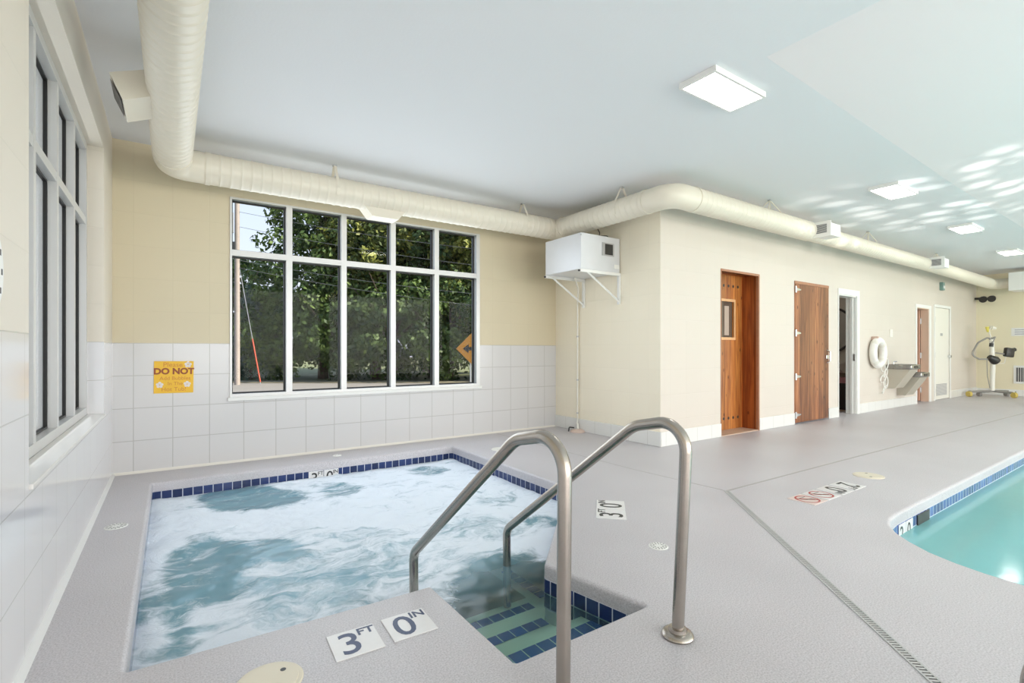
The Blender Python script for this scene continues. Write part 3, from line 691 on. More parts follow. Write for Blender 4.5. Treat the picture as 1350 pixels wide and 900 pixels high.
# ------------------------------------------------------------------ ceiling lights
m_lamp = mat('lamp_diffuser', (.9,.9,.9), .5, emit=(1,.98,.95), es=14)
def ceiling_light(x, y, label):
    t = thing('ceiling_light', label, 'ceiling light', (x, y, ZC-.045), 'flat panel lights along the ceiling')
    m = MB(); a, b = .31, .145; z0, z1 = ZC-.042, ZC-.001
    for q in (zb(x-a, x+a, y-b, y-b+.018, z0, z1), zb(x-a, x+a, y+b-.018, y+b, z0, z1), zb(x-a, x-a+.018, y-b+.018, y+b-.018, z0, z1), zb(x+a-.018, x+a, y-b+.018, y+b-.018, z0, z1)): m.box(*q)
    m.build('light_frame', m_white, t); MB().rbox(x-a+.018, x+a-.018, y-b+.018, y+b-.018, z0+.004, z1, .002).build('light_diffuser', m_lamp, t)
LX = [(3.29,2.10,'rectangular ceiling panel light nearest the camera, above the hot tub rails'),(7.02,2.29,'second rectangular ceiling panel light from the camera, above the wooden doors'),
      (10.12,2.37,'third rectangular ceiling panel light from the camera, far along the ceiling'),(13.3,2.46,'fourth rectangular ceiling panel light, farthest and cut by the right edge')]
for a in LX: ceiling_light(*a)

# ------------------------------------------------------------------ dehumidifier box on brackets
au = thing('dehumidifier', 'white metal dehumidifier box mounted high on the wall under the duct', 'dehumidifier', (4.35,4.75,2.09))
x0, x1, y0, y1, z0, z1 = 4.015, 4.67, 4.405, 5.087, 2.09, 2.525
m_cab = mat('cabinet_metal', (.70,.71,.73), .32, .15, mottle=(5,.05))
MB().rbox(x0, x1, y0, y1, z0, z1, .008).build('cabinet', m_cab, au)
pn = MB().box(4.36,4.56,y0-.008,y0,2.285,2.445).build('control_plate', m_galv, au)
MB().box(4.405,4.535,y0-.012,y0-.008,2.30,2.43).build('display_window', m_dark, pn)
MB().box(4.565,4.655,y0-.006,y0,2.14,2.19).build('rating_label', m_white, au)
MB().tube([(x0+.02,y0+.02,z1-.03),(x0-.01,y0-.01,z1-.03)], .01, 10).build('screw', m_galv, au)
for Y in (y0+.01, y1-.02):
    b = MB(); b.rbox(x0-.015, x1+.01, Y-.02, Y+.02, z0-.035, z0, .003); b.rbox(XS-.03, XS-.001, Y-.02, Y+.02, 1.70, z0-.035, .003)
    p, q = Vector((x0+.12, Y, z0-.03)), Vector((XS-.02, Y, 1.74)); b.tube([p, q], .014, 4)
    br = b.build('bracket', m_white, au)
    MB().tube([(x0+.0,Y,z0-.02),(x0-.03,Y,z0-.02)], .013, 8).build('bolt', m_dark, br)
MB().tube(fillet([(4.45,4.60,2.70),(4.50,4.58,2.60),(4.44,4.55,2.56),(4.56,4.52,2.57),(4.60,4.5,2.525)], .03, 4), .006, 8).build('power_cord', m_dark, au, smooth=True)
tag(MB().tube(fillet([(4.40,4.95,2.085),(4.60,5.10,1.95),(4.655,5.175,1.80),(4.655,5.178,.16),(4.64,5.178,.10)], .03, 5), .0105, 12).build('drain_pipe', m_plastic, smooth=True), 'thin white pipe running down the corner wall from the dehumidifier', 'pipe')
pipe = bpy.data.objects['drain_pipe']
for z in (1.3,.7,.24): MB().tube([(4.655,5.178,z),(4.655,5.178,z+.02)], .014, 10).build('pipe_clip', m_galv, pipe)
t = thing('drain_receptor', 'small pinkish drain cup with black hose on the floor under the thin pipe', 'drain', (4.60,5.13,0))
MB().tube([(4.60,5.12,0),(4.60,5.12,.02),(4.60,5.12,.035),(4.60,5.12,.04)], [.10,.095,.07,.04], 20).build('receptor_dish', mat('dish_clay', (.66,.52,.45), .5), t, smooth=True)
MB().tube([(4.655,5.178,.10),(4.62,5.13,.03)], .016, 10).build('pipe_end', m_plastic, t)
MB().tube(fillet([(4.50,5.19,.01),(4.53,5.21,.06),(4.60,5.19,.05)], .02, 4), .009, 8).build('hose_end', m_dark, t)

# ------------------------------------------------------------------ yellow notice
sg = thing('notice_sign', 'yellow DO NOT notice with white flowers taped to the tiled wall', 'sign', (.025,YB-.004,.72))
M = frame_M((.025,YB-.005,.87), (1,-.0,-.012), (0.012,0,1))
MB().rbox(-.155,.155,-.15,.15,-.002,.002,.001, R=M, seg=1).build('sign_sheet', mat('sign_yellow', (.85,.50,.03), .45, mottle=(7,.06)), sg)
m_brown = mat('sign_brown', (.30,.07,.02), .5); m_orange = mat('sign_orange', (.62,.22,.03), .5)
text('Please', .062, m_orange, 'lettering', sg, M @ Matrix.Translation((-.01,.115,.0026)), ext=.0003)
text('DO NOT', .078, m_brown, 'lettering', sg, M @ Matrix.Translation((0,.053,.0026)), ext=.0003, bold=.0035)
text('Add Bubbles', .048, m_orange, 'lettering', sg, M @ Matrix.Translation((0.01,-.012,.0026)), ext=.0003)
text('In The', .046, m_orange, 'lettering', sg, M @ Matrix.Translation((.01,-.062,.0026)), ext=.0003)
text('Hot Tub!', .052, m_orange, 'lettering', sg, M @ Matrix.Translation((0,-.115,.0026)), ext=.0003)
for fx, fy in ((.11,.118),(.105,-.068),(-.11,-.072)):
    k = MB()
    for i in range(5):
        a = 2*PI*i/5+.3; k.tube([M @ Vector((fx+.017*math.cos(a), fy+.017*math.sin(a), .002)), M @ Vector((fx+.017*math.cos(a), fy+.017*math.sin(a), .0036))], .013, 10)
    k.build('flower', mat('flower_white', (.85,.78,.74), .5), sg)
# round plaque cut off at the left
t = thing('wall_clock', 'sliver of a white round wall clock at the left edge of the photo', 'clock', (XL,2.005,1.365))
MB().tube([(XL,2.005,1.365),(XL+.006,2.005,1.365),(XL+.008,2.005,1.365)], [.14,.14,.136], 40).build('clock_case', m_white, t)
for i in range(12):
    a = 2*PI*i/12; c = Vector((XL+.0082, 2.005+.115*math.sin(a), 1.365+.115*math.cos(a)))
    MB().box(c.x, c.x+.001, c.y-.006, c.y+.006, c.z-.009, c.z+.009).build('hour_mark', m_ink, t)

# ------------------------------------------------------------------ sauna door in its alcove
a, b, h = DO[0]; YS = YD+.245
al = MB(); al.box(a-.04, a+.016, YD+.005, YS+.05, 0, h+.03); al.box(b-.018, b+.04, YD+.005, YS+.05, 0, h+.03); al.box(a-.04, b+.04, YD+.005, YS+.05, h, h+.04)
root = bpy.data.objects.new('door_1', None); COL.objects.link(root); root.location = ((a+b)/2, YS, 0); root['kind'] = 'structure'
al.build('alcove_lining', m_woody, root)
MB().box(a, b, YD+.0, YS+.05, -.001, .012).build('threshold', mat('threshold_stone', (.55,.40,.30), .5), root)
d = MB(); wx_0, wx_1, wz_0, wz_1 = 6.08, 6.56, 1.30, 1.80
d.box(a, wx_0, YS, YS+.045, .015, h); d.box(wx_1, b, YS, YS+.045, .015, h); d.box(wx_0, wx_1, YS, YS+.045, .015, wz_0); d.box(wx_0, wx_1, YS, YS+.045, wz_1, h)
dl = d.build('door_leaf', m_wood, root)
fr = MB(); fr.box(wx_0-.03, wx_1+.03, YS-.015, YS, wz_0-.035, wz_0); fr.box(wx_0-.03, wx_1+.03, YS-.015, YS, wz_1, wz_1+.035); fr.box(wx_0-.03, wx_0, YS-.015, YS, wz_0, wz_1); fr.box(wx_1, wx_1+.03, YS-.015, YS, wz_0, wz_1)
fr.build('viewing_window_frame', mat('light_cedar', (.75,.42,.20), .4), root)
MB().box(wx_0, wx_1, YS+.02, YS+.025, wz_0, wz_1).build('viewing_pane', mat('sauna_glass', (.12,.09,.07), .08), root)
MB().box(6.36,6.47,YS+.012,YS+.018,1.33,1.74).build('paper_notice', mat('notice_paper', (.46,.36,.29), .6), root)
for z in (2.02, .17):
    for i in range(7):
        X = 5.98+i*.115; MB().tube([(X,YS-.002,z),(X,YS+.004,z)], .021, 10).build('vent_hole', m_dark, root)
fr = MB(); fr.box(a-.001, a+.012, YD-.006, YD+.03, 0, h); fr.box(b-.022, b+.004, YD-.006, YD+.03, 0, h); fr.box(a, b, YD-.008, YD+.03, h-.02, h+.008)
fr.build('door_frame', m_woodf, root)
# plank door
a, b, h = DO[1]
root = bpy.data.objects.new('door_2', None); COL.objects.link(root); root.location = ((a+b)/2, YD, 0); root['kind'] = 'structure'
MB().rbox(a+.012, b-.03, YD-.012, YD+.045, .02, h-.045, .004).build('door_leaf', m_wood2, root)
fr = MB(); fr.box(a, a+.012, YD-.006, YD+.1, 0, h); fr.box(b-.03, b, YD-.006, YD+.1, 0.17, h); fr.box(a, b, YD-.01, YD+.1, h-.042, h); fr.build('door_frame', m_woodf, root)
m_chr = mat('chrome', (.75,.76,.78), .2, 1.)
for z in (2.04,1.38,.72,.14):
    k = MB(); k.tube([(a+.01,YD-.022,z-.05),(a+.01,YD-.022,z+.05)], .012, 10); k.prism([(a+.015,z-.03),(a+.17,z-.008),(a+.17,z+.008),(a+.015,z+.03)], YD-.020, YD-.013, lambda p, q, h: (p, h, q)); k.build('strap_hinge', m_chr, root)
k = MB(); k.rbox(b-.13, b-.01, YD-.03, YD-.012, .98, 1.04, .004); k.tube([(b-.08,YD-.012,.92),(b-.08,YD-.06,.95),(b-.08,YD-.06,1.09),(b-.08,YD-.012,1.12)], .012, 10); k.build('door_handle', m_chr, root)
# restroom doorway
a, b, h = DO[2]
root = bpy.data.objects.new('door_3', None); COL.objects.link(root); root.location = ((a+b)/2, YD, 0); root['kind'] = 'structure'
fr = MB(); fr.rbox(a-.02, b+.10, YD-.018, YD+.002, h+.0, h+.10, .004); fr.box(b+.0, b+.10, YD-.016, YD+.002, 0, h); fr.box(a-.02, a+.0, YD-.016, YD+.002, .0, h)
fr.build('door_casing', m_white, root)
fr = MB(); fr.box(b-.012, b+.02, YD, YD+T+.02, 0, h); fr.box(b-.03, b-.012, YD+.05, YD+.09, 0, h); fr.box(a-.02, a+.008, YD, YD+T+.02, 0, h); fr.box(a, b, YD, YD+T+.02, h-.015, h); fr.build('door_jamb', m_white, root)
MB().rbox(b-.018, b-.010, YD+.015, YD+.05, .93, 1.05, .002).build('strike_plate', m_chr, root)
RX0, RX1, RY1 = 8.98, 10.9, 6.0
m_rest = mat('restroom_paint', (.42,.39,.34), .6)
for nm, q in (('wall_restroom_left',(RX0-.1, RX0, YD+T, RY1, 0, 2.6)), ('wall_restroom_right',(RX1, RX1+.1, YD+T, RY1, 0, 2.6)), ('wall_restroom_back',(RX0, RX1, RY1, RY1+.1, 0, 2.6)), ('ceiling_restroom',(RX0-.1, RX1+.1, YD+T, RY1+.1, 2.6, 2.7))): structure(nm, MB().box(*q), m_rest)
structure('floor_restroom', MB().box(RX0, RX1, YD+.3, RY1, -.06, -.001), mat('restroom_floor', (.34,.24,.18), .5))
t = thing('round_mirror', 'round black-rimmed mirror on the dark restroom wall through the doorway', 'mirror', (RX1,4.55,1.5))
ring = [(RX1-.02, 4.62+.44*math.cos(2*PI*i/40), 1.52+.44*math.sin(2*PI*i/40)) for i in range(41)]
MB().tube(ring, .022, 8, cap=False).build('mirror_rim', m_dark, t, smooth=True)
MB().tube([(RX1-.004,4.62,1.52),(RX1-.012,4.62,1.52)], .43, 40).build('mirror_glass', m_mirror, t)
t = thing('washbasin', 'white wall-hung washbasin under the round mirror in the dark restroom', 'sink', (RX1,4.6,.7))
MB().prism([(RX1-.001,.68),(RX1-.001,.87),(RX1-.50,.87),(RX1-.50,.82),(RX1-.25,.68)], 4.28, 4.95, lambda p, q, h: (p, h, q)).build('basin', m_white, t)
MB().tube(fillet([(RX1-.08,4.6,.86),(RX1-.08,4.6,1.02),(RX1-.22,4.6,1.02),(RX1-.22,4.6,.98)], .04, 5), .013, 10).build('tap', m_chr, t)
t = thing('waste_bin', 'dark waste bin with pink liner below the restroom washbasin', 'bin', (10.55,4.18,0))
MB().tube([(10.55,4.2,0),(10.55,4.2,.52)], [.13,.17], 24).build('bin_body', m_dark, t, smooth=True)
MB().tube([(10.55,4.2,.50),(10.55,4.2,.60)], [.176,.18], 24).build('bin_liner', mat('liner_pink', (.42,.20,.22), .6), t, smooth=True)
# salmon doorway with the leaf folded inward
a, b, h = DO[3]; m_sal = mat('salmon_paint', (.74,.42,.30), .45); m_sal2 = mat('salmon_leaf', (.82,.60,.46), .45)
root = bpy.data.objects.new('door_4', None); COL.objects.link(root); root.location = ((a+b)/2, YD, 0); root['kind'] = 'structure'
fr = MB(); fr.rbox(a-.07, b+.12, YD-.015, YD+.002, h, h+.07, .004); fr.box(a-.07, a, YD-.013, YD+.002, 0, h); fr.box(b, b+.12, YD-.013, YD+.002, 0, h); fr.build('door_casing', m_white, root)
fr = MB(); fr.box(b-.012, b+.02, YD, YD+T, 0, h); fr.box(a-.02, a+.012, YD, YD+T, 0, h); fr.box(a, b, YD, YD+T, h-.012, h); fr.build('door_jamb', m_sal2, root)
MB().box(b-.075, b-.035, YD+T+.005, YD+T+.75, .01, h-.02).build('door_leaf', m_sal, root)
for z in (1.75,1.0,.25): MB().tube([(b-.028,YD+T-.005,z-.06),(b-.028,YD+T-.005,z+.06)], .016, 8).build('hinge', m_galv, root)
m_cor = mat('corridor_paint', (.62,.42,.32), .5)
for nm, q in (('wall_corridor_left',(12.0,12.1,YD+T,5.6,0,2.5)), ('wall_corridor_right',(13.72,13.82,YD+T,5.6,0,2.5)), ('wall_corridor_back',(12.0,13.82,5.6,5.7,0,2.5)), ('ceiling_corridor',(12,13.82,YD+T,5.7,2.5,2.6))): structure(nm, MB().box(*q), m_cor)
structure('floor_corridor', MB().box(12.0,13.82,YD+.3,5.6,-.06,-.001), MATS['restroom_floor'])
# white service door
a, b, h = DO[4]
root = bpy.data.objects.new('door_5', None); COL.objects.link(root); root.location = ((a+b)/2, YD, 0); root['kind'] = 'structure'
m_dw = mat('service_door_paint', (.84,.82,.74), .4)
fr = MB(); fr.rbox(a-.06, b+.06, YD-.015, YD+.002, h, h+.06, .004); fr.box(a-.06, a, YD-.013, YD+.002, 0, h); fr.box(b, b+.06, YD-.013, YD+.002, 0, h); fr.build('door_casing', m_white, root)
MB().box(a+.004, b-.004, YD+.012, YD+.055, .012, h-.004).build('door_leaf', m_dw, root)
for z in (1.8,1.02,.22): MB().tube([(a+.02,YD+.004,z-.06),(a+.02,YD+.004,z+.06)], .014, 8).build('hinge', m_galv, root)
MB().tube([(b-.07,YD+.012,.97),(b-.07,YD-.05,.97)], [.02,.034], 14).build('door_knob', m_chr, root)
g = MB()
for i in range(12): g.box(a+.14, b-.16, YD+.004, YD+.012, .10+i*.022, .10+i*.022+.013)
g.build('louvre_grille', mat('louvre_grey', (.45,.45,.46), .5), root)
MB().box(a+.42, a+.56, YD+.008, YD+.012, 1.44, 1.50).build('door_plate', m_galv, root)

# ------------------------------------------------------------------ wall-mounted things along the door wall
t = thing('life_ring', 'white life ring buoy hanging on the wall beside the restroom door', 'life ring', (10.66,3.70,.77))
RC = Vector((10.66,3.71,1.07)); ring = [RC+Vector((.225*math.cos(2*PI*i/40), 0, .225*math.sin(2*PI*i/40))) for i in range(41)]
MB().tube(ring, .062, 14, cap=False).build('ring_body', mat('ring_white', (.86,.85,.80), .45), t, smooth=True)
for i in range(4):
    a = PI/4+i*PI/2; cc = RC+Vector((.225*math.cos(a), 0, .225*math.sin(a))); tg = Vector((-math.sin(a), 0, math.cos(a)))
    MB().tube([cc-tg*.03, cc+tg*.03], .066, 14).build('ring_band', m_plastic, t, smooth=True)
MB().rbox(10.56,10.62,3.68,3.784,1.30,1.37,.01).build('ring_hook', mat('hook_tan', (.62,.45,.38), .5), t)
rp = []
for i in range(90):
    q = i/89; rp.append((10.95+.10*math.sin(q*38)+.05*q, 3.72+.03*math.sin(q*23), .98-.62*q+.10*math.sin(q*38+1.2)))
tag(MB().tube(rp, .009, 6).build('throw_rope', mat('rope_white', (.82,.81,.76), .6), smooth=True), 'white rope hanging in loops from the life ring beside the drinking fountain', 'rope')
m_fbody = mat('fountain_body', (.50,.46,.38), .45); m_ftop = mat('fountain_steel', (.36,.35,.33), .25, .9)
def fountain(x, zt, bot, label):
    t = thing('drinking_fountain', label, 'drinking fountain', (x+.23,YD,bot), 'pair of wall mounted drinking fountains')
    y1 = YD-.001; yf = YD-.40
    bd = MB().prism([(y1,bot),(y1,zt-.09),(yf+.03,zt-.09),(yf+.16,zt-.30),(y1-.14,bot)], x+.02, x+.44, lambda p, q, h: (h, p, q)).build('cabinet', m_fbody, t)
    MB().rbox(x, x+.46, yf, y1, zt-.09, zt, .02, seg=3).build('basin', m_ftop, t, smooth=True)
    MB().box(x+.05, x+.41, yf+.05, y1-.06, zt+.0005, zt+.002).build('bowl_recess', m_dark, t)
    MB().tube(fillet([(x+.09,y1-.09,zt),(x+.09,y1-.09,zt+.05),(x+.13,y1-.13,zt+.055)], .02, 4), .011, 10).build('spout', m_chr, t)
    MB().rbox(x+.14, x+.32, yf-.008, yf+.01, zt-.065, zt-.025, .003).build('push_bar', m_dark, t)
    return t
fountain(11.23,.85,.40,'higher wall mounted drinking fountain, the one nearer the life ring')
fountain(11.74,.69,.24,'lower wall mounted drinking fountain, the one beside the salmon doorway')
tag(MB().rbox(11.40,11.54,YD-.012,YD,1.37,1.52,.004).build('wall_plate', m_plastic), 'small ivory wall plate above the higher drinking fountain', 'wall plate')
t = thing('alarm_strobe', 'small teal alarm device on the wall just under the duct', 'alarm', (14.3,YD-.03,2.46)); MB().rbox(14.24,14.38,YD-.06,YD,2.46,2.64,.006).build('alarm_body', mat('alarm_teal', (.20,.33,.30), .4), t); MB().rbox(14.27,14.35,YD-.075,YD-.06,2.50,2.56,.004).build('alarm_lens', m_white, t)
t = thing('security_camera', 'black double floodlight high in the far corner of the room', 'light fixture', (16.8,3.7,2.35))
MB().tube([(16.9,3.784,2.42),(16.9,3.60,2.42)], .03, 10).build('mount', m_dark, t)
for dx, dy in ((0,0),(-.06,-.17)):
    c = Vector((16.86+dx, 3.60+dy, 2.40)); MB().tube([c+Vector((.1,0,.0)), c+Vector((-.02,0,0)), c+Vector((-.1,0,-.02))], [.04,.07,.08], 16).build('lamp_head', m_dark, t, smooth=True)
MB().tube([(16.88,3.60,2.42),(16.84,3.43,2.40)], .02, 8).build('cross_bar', m_dark, t)
tag(t, 'black twin-headed fixture high in the far corner of the room', 'light fixture'); t.name = 'twin_floodlight'
t = thing('wall_notice', 'small white notice on the far wall at the right edge of the photo', 'sign', (XF,2.98,1.5)); MB().box(XF-.006,XF,2.55,3.14,1.46,1.66).build('notice_sheet', m_white, t)
k = MB()
for i in range(3): k.box(XF-.008,XF-.006,2.60,3.08,1.50+i*.05,1.515+i*.05)
k.build('notice_lines', mat('notice_ink', (.35,.35,.45), .5), t)
t = thing('wall_vent', 'dark louvred wall vent low on the far wall at the right edge', 'vent', (XF,2.85,.34)); MB().rbox(XF-.015,XF,2.55,3.10,.30,.74,.004).build('vent_frame', m_white, t)
k = MB()
for i in range(11): k.box(XF-.02,XF-.015,2.60+i*.042,2.60+i*.042+.03,.35,.69)
k.build('vent_louvres', mat('louvre_dark', (.12,.12,.12), .5), t)

# ------------------------------------------------------------------ patient lift in the far corner
LB = LD(11.66,12.1)
def P(l, d_, z): return LD(11.60+l, 12.0+d_, z)
t = thing('patient_lift', 'wheeled pool hoist with curved grey arm and black pads in the far corner', 'patient lift', P(0,0,0))
m_lw = mat('lift_white', (.84,.82,.74), .35); m_lg = mat('lift_grey', (.28,.27,.25), .4); m_ly = mat('caster_yellow', (.62,.48,.12), .5)
MB().tube([P(-.02,0,.14), P(-.0,0,.70), P(-.03,0,1.38)], [.05,.05,.045], 12).build('mast', m_lw, t, smooth=True)
MB().tube([P(-.62,-.05,.12), P(.0,0,.13), P(.38,.05,.12)], .028, 10).build('base_bar', m_lg, t, smooth=True)
MB().tube([P(-.28,.05,.11), P(.0,0,.13), P(.13,-.35,.11)], .028, 10).build('base_bar', m_lg, t, smooth=True)
for l, d_, big in ((-.62,-.05,1),(-.28,.05,0),(.13,-.38,1),(.38,.05,0)):
    c = P(l, d_, .052+.012*big); ax = LD(1,0)-LD(0,0); cs = MB().tube([c-ax*.03, c+ax*.03], .052+.012*big, 16).build('caster', m_ly if big else m_lg, t, smooth=True); MB().tube([c+ax*.036, c+ax*.036+Vector((0,0,.09))], .012, 6).build('caster_fork', m_lg, cs)
MB().tube(fillet([P(-.03,0,1.36), P(-.12,0,1.42), P(-.40,-.05,1.30), P(-.62,-.1,1.0), P(-.42,-.1,.90), P(-.15,-.1,.90)], .12, 5), .02, 10).build('curved_arm', m_lg, t, smooth=True)
MB().tube([P(.0,0,1.06), P(.22,-.05,1.02), P(.35,-.05,1.0)], .018, 8).build('side_arm', m_lg, t, smooth=True)
MB().rbox(-.10,.10,-.05,.05,-.12,.10,.025, R=Matrix.Translation(P(.33,-.06,1.07))@Matrix.Rotation(-YAW,4,'Z')@Matrix.Rotation(.15,4,'Y')).build('pad', m_dark, t, smooth=True)
MB().tube([P(.40,-.06,1.12), P(.47,-.06,1.13)], .045, 10).build('pad_knob', m_dark, t)
MB().tube([P(-.20,-.12,.95), P(-.08,-.12,.88), P(-.03,-.12,.84)], [.06,.10,.09], 14).build('pad', m_dark, t, smooth=True)
MB().tube([P(-.05,-.03,1.40), P(.02,-.03,1.44), P(-.06,-.03,1.26)], .022, 8).build('hand_control', m_lg, t, smooth=True)
MB().tube([P(-.06,-.03,1.28), P(-.07,-.03,1.20)], .04, 10).build('grip', m_dark, t)
MB().tube([P(-.12,0,1.55), P(-.14,0,1.68)], [.02,.04], 10).build('warning_lamp', mat('knob_yellow', (.72,.62,.12), .4), t)
MB().tube([P(-.03,0,1.36), P(-.10,0,1.60), P(-.02,0,1.68)], .014, 8).build('lamp_stalk', m_lw, t)
MB().tube([P(-.04,0,1.66), P(.06,0,1.64)], [.05,.03], 10).build('lamp_shade', m_lw, t)
MB().tube([P(-.22,-.08,.90), P(-.18,-.05,.5), P(-.09,-.02,.2)], .008, 6).build('cable', m_lg, t)
MB().tube([P(-.0,0,.78), P(.26,-.02,.80), P(.28,-.04,.98)], .010, 6).build('support_bar', m_lw, t)

# grab rail at the lower right: two uprights and a rounded top, standing at the pool side
o = bpy.data.objects['pool_grab_rail']; tb = LD(1.26,1.08); o.location = (tb.x, tb.y, 0)
gp = [LD(1.26,1.08,0), LD(1.115,1.08,.43), LD(1.24,1.06,.54), LD(1.6,1.0,.60), LD(1.6,1.0,0)]
MB().tube(fillet(gp, .12, 8), .024, 20).build('rail_tube', m_steel, o, smooth=True)

# ------------------------------------------------------------------ outside
m_ground = mat('dry_ground', (.24,.20,.12), .9, mottle=(1.5,.25)); m_road = mat('road_surface', (.26,.23,.20), .9, mottle=(3,.1)); m_grass = mat('dry_grass', (.16,.17,.06), .9, mottle=(6,.4))
structure('ground_outside', MB().box(-60,80,YB+.15,90,-.35,-.30), m_grass)
g2 = MB().box(-80,-.7,-40,YB+.15,-.35,-.30); structure('ground_left', g2, m_grass)
structure('ground_front', MB().box(-.7,60,-60,YF-.15,-.35,-.30), m_grass)
def ldquad(l0, l1, d0, d1, z0, z1):
    c = [LD(l0,d0), LD(l1,d0), LD(l1,d1), LD(l0,d1)]; return MB().prism([(p.x,p.y) for p in c], z0, z1)
structure('road_outside', ldquad(-40,40,14.5,21.0,-.30,-.285), m_road)
structure('verge_outside', ldquad(-40,40,21.0,22.4,-.30,-.26), m_ground)
m_leafs = []
def leaf_mat(name, c0, c1):
    m = mat(name, c0, .6); nt = m.node_tree; b = nt.nodes['Principled BSDF']; N = nt.nodes.new; L = nt.links.new
    oi = N('ShaderNodeAttribute'); oi.attribute_name = 'tone'
    mx = N('ShaderNodeMix'); mx.data_type = 'RGBA'; mx.inputs[6].default_value = (*c0, 1); mx.inputs[7].default_value = (*c1, 1); L(oi.outputs['Fac'], mx.inputs[0]); L(mx.outputs[2], b.inputs['Base Color'])
    tr = N('ShaderNodeBsdfTranslucent'); L(mx.outputs[2], tr.inputs[0]); ms = N('ShaderNodeMixShader'); ms.inputs[0].default_value = .3
    L(b.outputs[0], ms.inputs[1]); L(tr.outputs[0], ms.inputs[2]); L(ms.outputs[0], nt.nodes['Material Output'].inputs[0])
    return m
lm1 = leaf_mat('leaf_dark', (.03,.06,.012), (.17,.25,.05)); lm2 = leaf_mat('leaf_olive', (.06,.09,.015), (.38,.38,.08)); lm3 = leaf_mat('leaf_spruce', (.05,.09,.06), (.16,.22,.16))
m_bark = mat('bark', (.10,.07,.05), .9)
def crown_mesh(name, n_cl, rx, rz, zc, per, sz, seed, m_, cone=False):
    rnd = random.Random(seed); V = []; F = []; TN = []
    for c in range(n_cl):
        while True:
            p = Vector((rnd.uniform(-1,1), rnd.uniform(-1,1), rnd.uniform(-1,1)))
            if p.length < 1 and p.length > .25: break
        if cone:
            h = rnd.random()**1.3; a = rnd.uniform(0, 2*PI); rr = (1-h)*rx*rnd.uniform(.5,1); cc = Vector((rr*math.cos(a), rr*math.sin(a), zc-rz+2*rz*h)); cr = .25+.3*(1-h)
        else:
            cc = Vector((p.x*rx, p.y*rx, zc+p.z*rz)); cr = rnd.uniform(.35,.75)
        tone0 = rnd.uniform(0,.7)
        for k in range(per):
            d_ = Vector((rnd.gauss(0,1), rnd.gauss(0,1), rnd.gauss(0,.7))).normalized()*cr*rnd.uniform(.5,1)
            q = cc+d_; nrm = (d_.normalized()+Vector((rnd.uniform(-.8,.8), rnd.uniform(-.8,.8), rnd.uniform(-.2,.9)))).normalized()
            u = nrm.cross(Vector((rnd.uniform(-1,1), rnd.uniform(-1,1), rnd.uniform(-1,1)))).normalized(); w_ = nrm.cross(u); s_ = sz*rnd.uniform(.6,1.3)
            b = len(V); V += [tuple(q-u*s_*.6), tuple(q-w_*s_*.35), tuple(q+u*s_*.6), tuple(q+w_*s_*.35)]; F.append((b,b+1,b+2,b+3)); TN += [min(1, max(0, tone0+rnd.uniform(-.3,.3)))]*4
    me = bpy.data.meshes.new(name); me.from_pydata(V, [], F); me.materials.append(m_)
    at = me.attributes.new('tone', 'FLOAT', 'POINT'); at.data.foreach_set('value', TN)
    return me
def trunk_mesh(h, r, seed):
    rnd = random.Random(seed); m = MB(); pts = [(rnd.uniform(-.1,.1)*i/4, rnd.uniform(-.1,.1)*i/4, h*i/6) for i in range(7)]
    m.tube(pts, [r*(1-.12*i) for i in range(7)], 8)
    for i in range(7):
        a = rnd.uniform(0,2*PI); z = h*rnd.uniform(.3,.85); m.tube([(0,0,z), (1.0*math.cos(a),1.0*math.sin(a),z+.8), (2.0*math.cos(a),2.0*math.sin(a),z+1.9)], [r*.4,r*.25,r*.08], 6)
    me = bpy.data.meshes.new('trunk'); me.from_pydata(m.v, [], m.f); me.materials.append(m_bark); return me
CR = [crown_mesh('crown', 260, 3.1, 5.2, 6.0, 60, .20, 1, lm1), crown_mesh('crown', 240, 2.8, 4.6, 6.4, 60, .20, 2, lm2), crown_mesh('crown', 120, 1.9, 2.3, 2.4, 60, .17, 3, lm1), crown_mesh('crown', 90, 1.2, 2.2, 2.3, 60, .13, 4, lm3, True)]
TK = [trunk_mesh(9, .28, 1), trunk_mesh(9, .24, 2), trunk_mesh(3, .12, 3), trunk_mesh(4, .1, 4)]
TREES = [ (0,-9.3,24.5,.95,'tall dark tree nearest the utility pole outside the big window'), (1,-6.6,24.2,1.0,'sunlit olive green tree behind the second window bay'), (0,-3.9,24.8,1.05,'tall dark tree behind the middle window bay'),
 (1,-1.3,24.0,1.0,'olive green tree behind the road sign outside'), (0,1.6,25,1.0,'dark tree at the right end of the row outside'),
 (0,-8.0,29,1.1,'dark tree in the second row behind the first two trunks'), (1,-4.6,29,1.2,'olive tree in the second row behind the middle window bay'), (0,-1.2,29.5,1.2,'dark tree in the second row toward the road sign'), (0,-5.8,33,1.3,'tall dark tree farthest back in the wood outside'),
 (2,-10.9,23.6,1.0,'low dark bush at the left foot of the wood outside'), (2,-7.9,22.9,1.05,'low bush under the tall tree near the pole'), (2,-5.4,23,1.1,'low bush under the olive tree outside'), (2,-2.8,22.9,1.1,'low bush under the dark tree in the middle'), (2,-.6,23,1.1,'low bush behind the road sign outside'), (3,-12.6,24,1.0,'small pale spruce beside the utility pole'), (2,-15.4,27,1.5,'bushy tree at the far left edge of the window view')]
for i, (k, l, d_, s_, lab) in enumerate(TREES):
    p = LD(l, d_, -.30); nm = ('tall_tree','olive_tree','shrub','spruce')[k]
    r_ = thing(nm, lab, 'shrub' if k == 2 else 'tree', p, 'trees beyond the road'); r_.rotation_euler = (0,0,i*1.7); r_.scale = (s_,s_,s_)
    for n_, me in (('crown', CR[k]), ('trunk', TK[k])): o = bpy.data.objects.new(n_, me); COL.objects.link(o); o.parent = r_
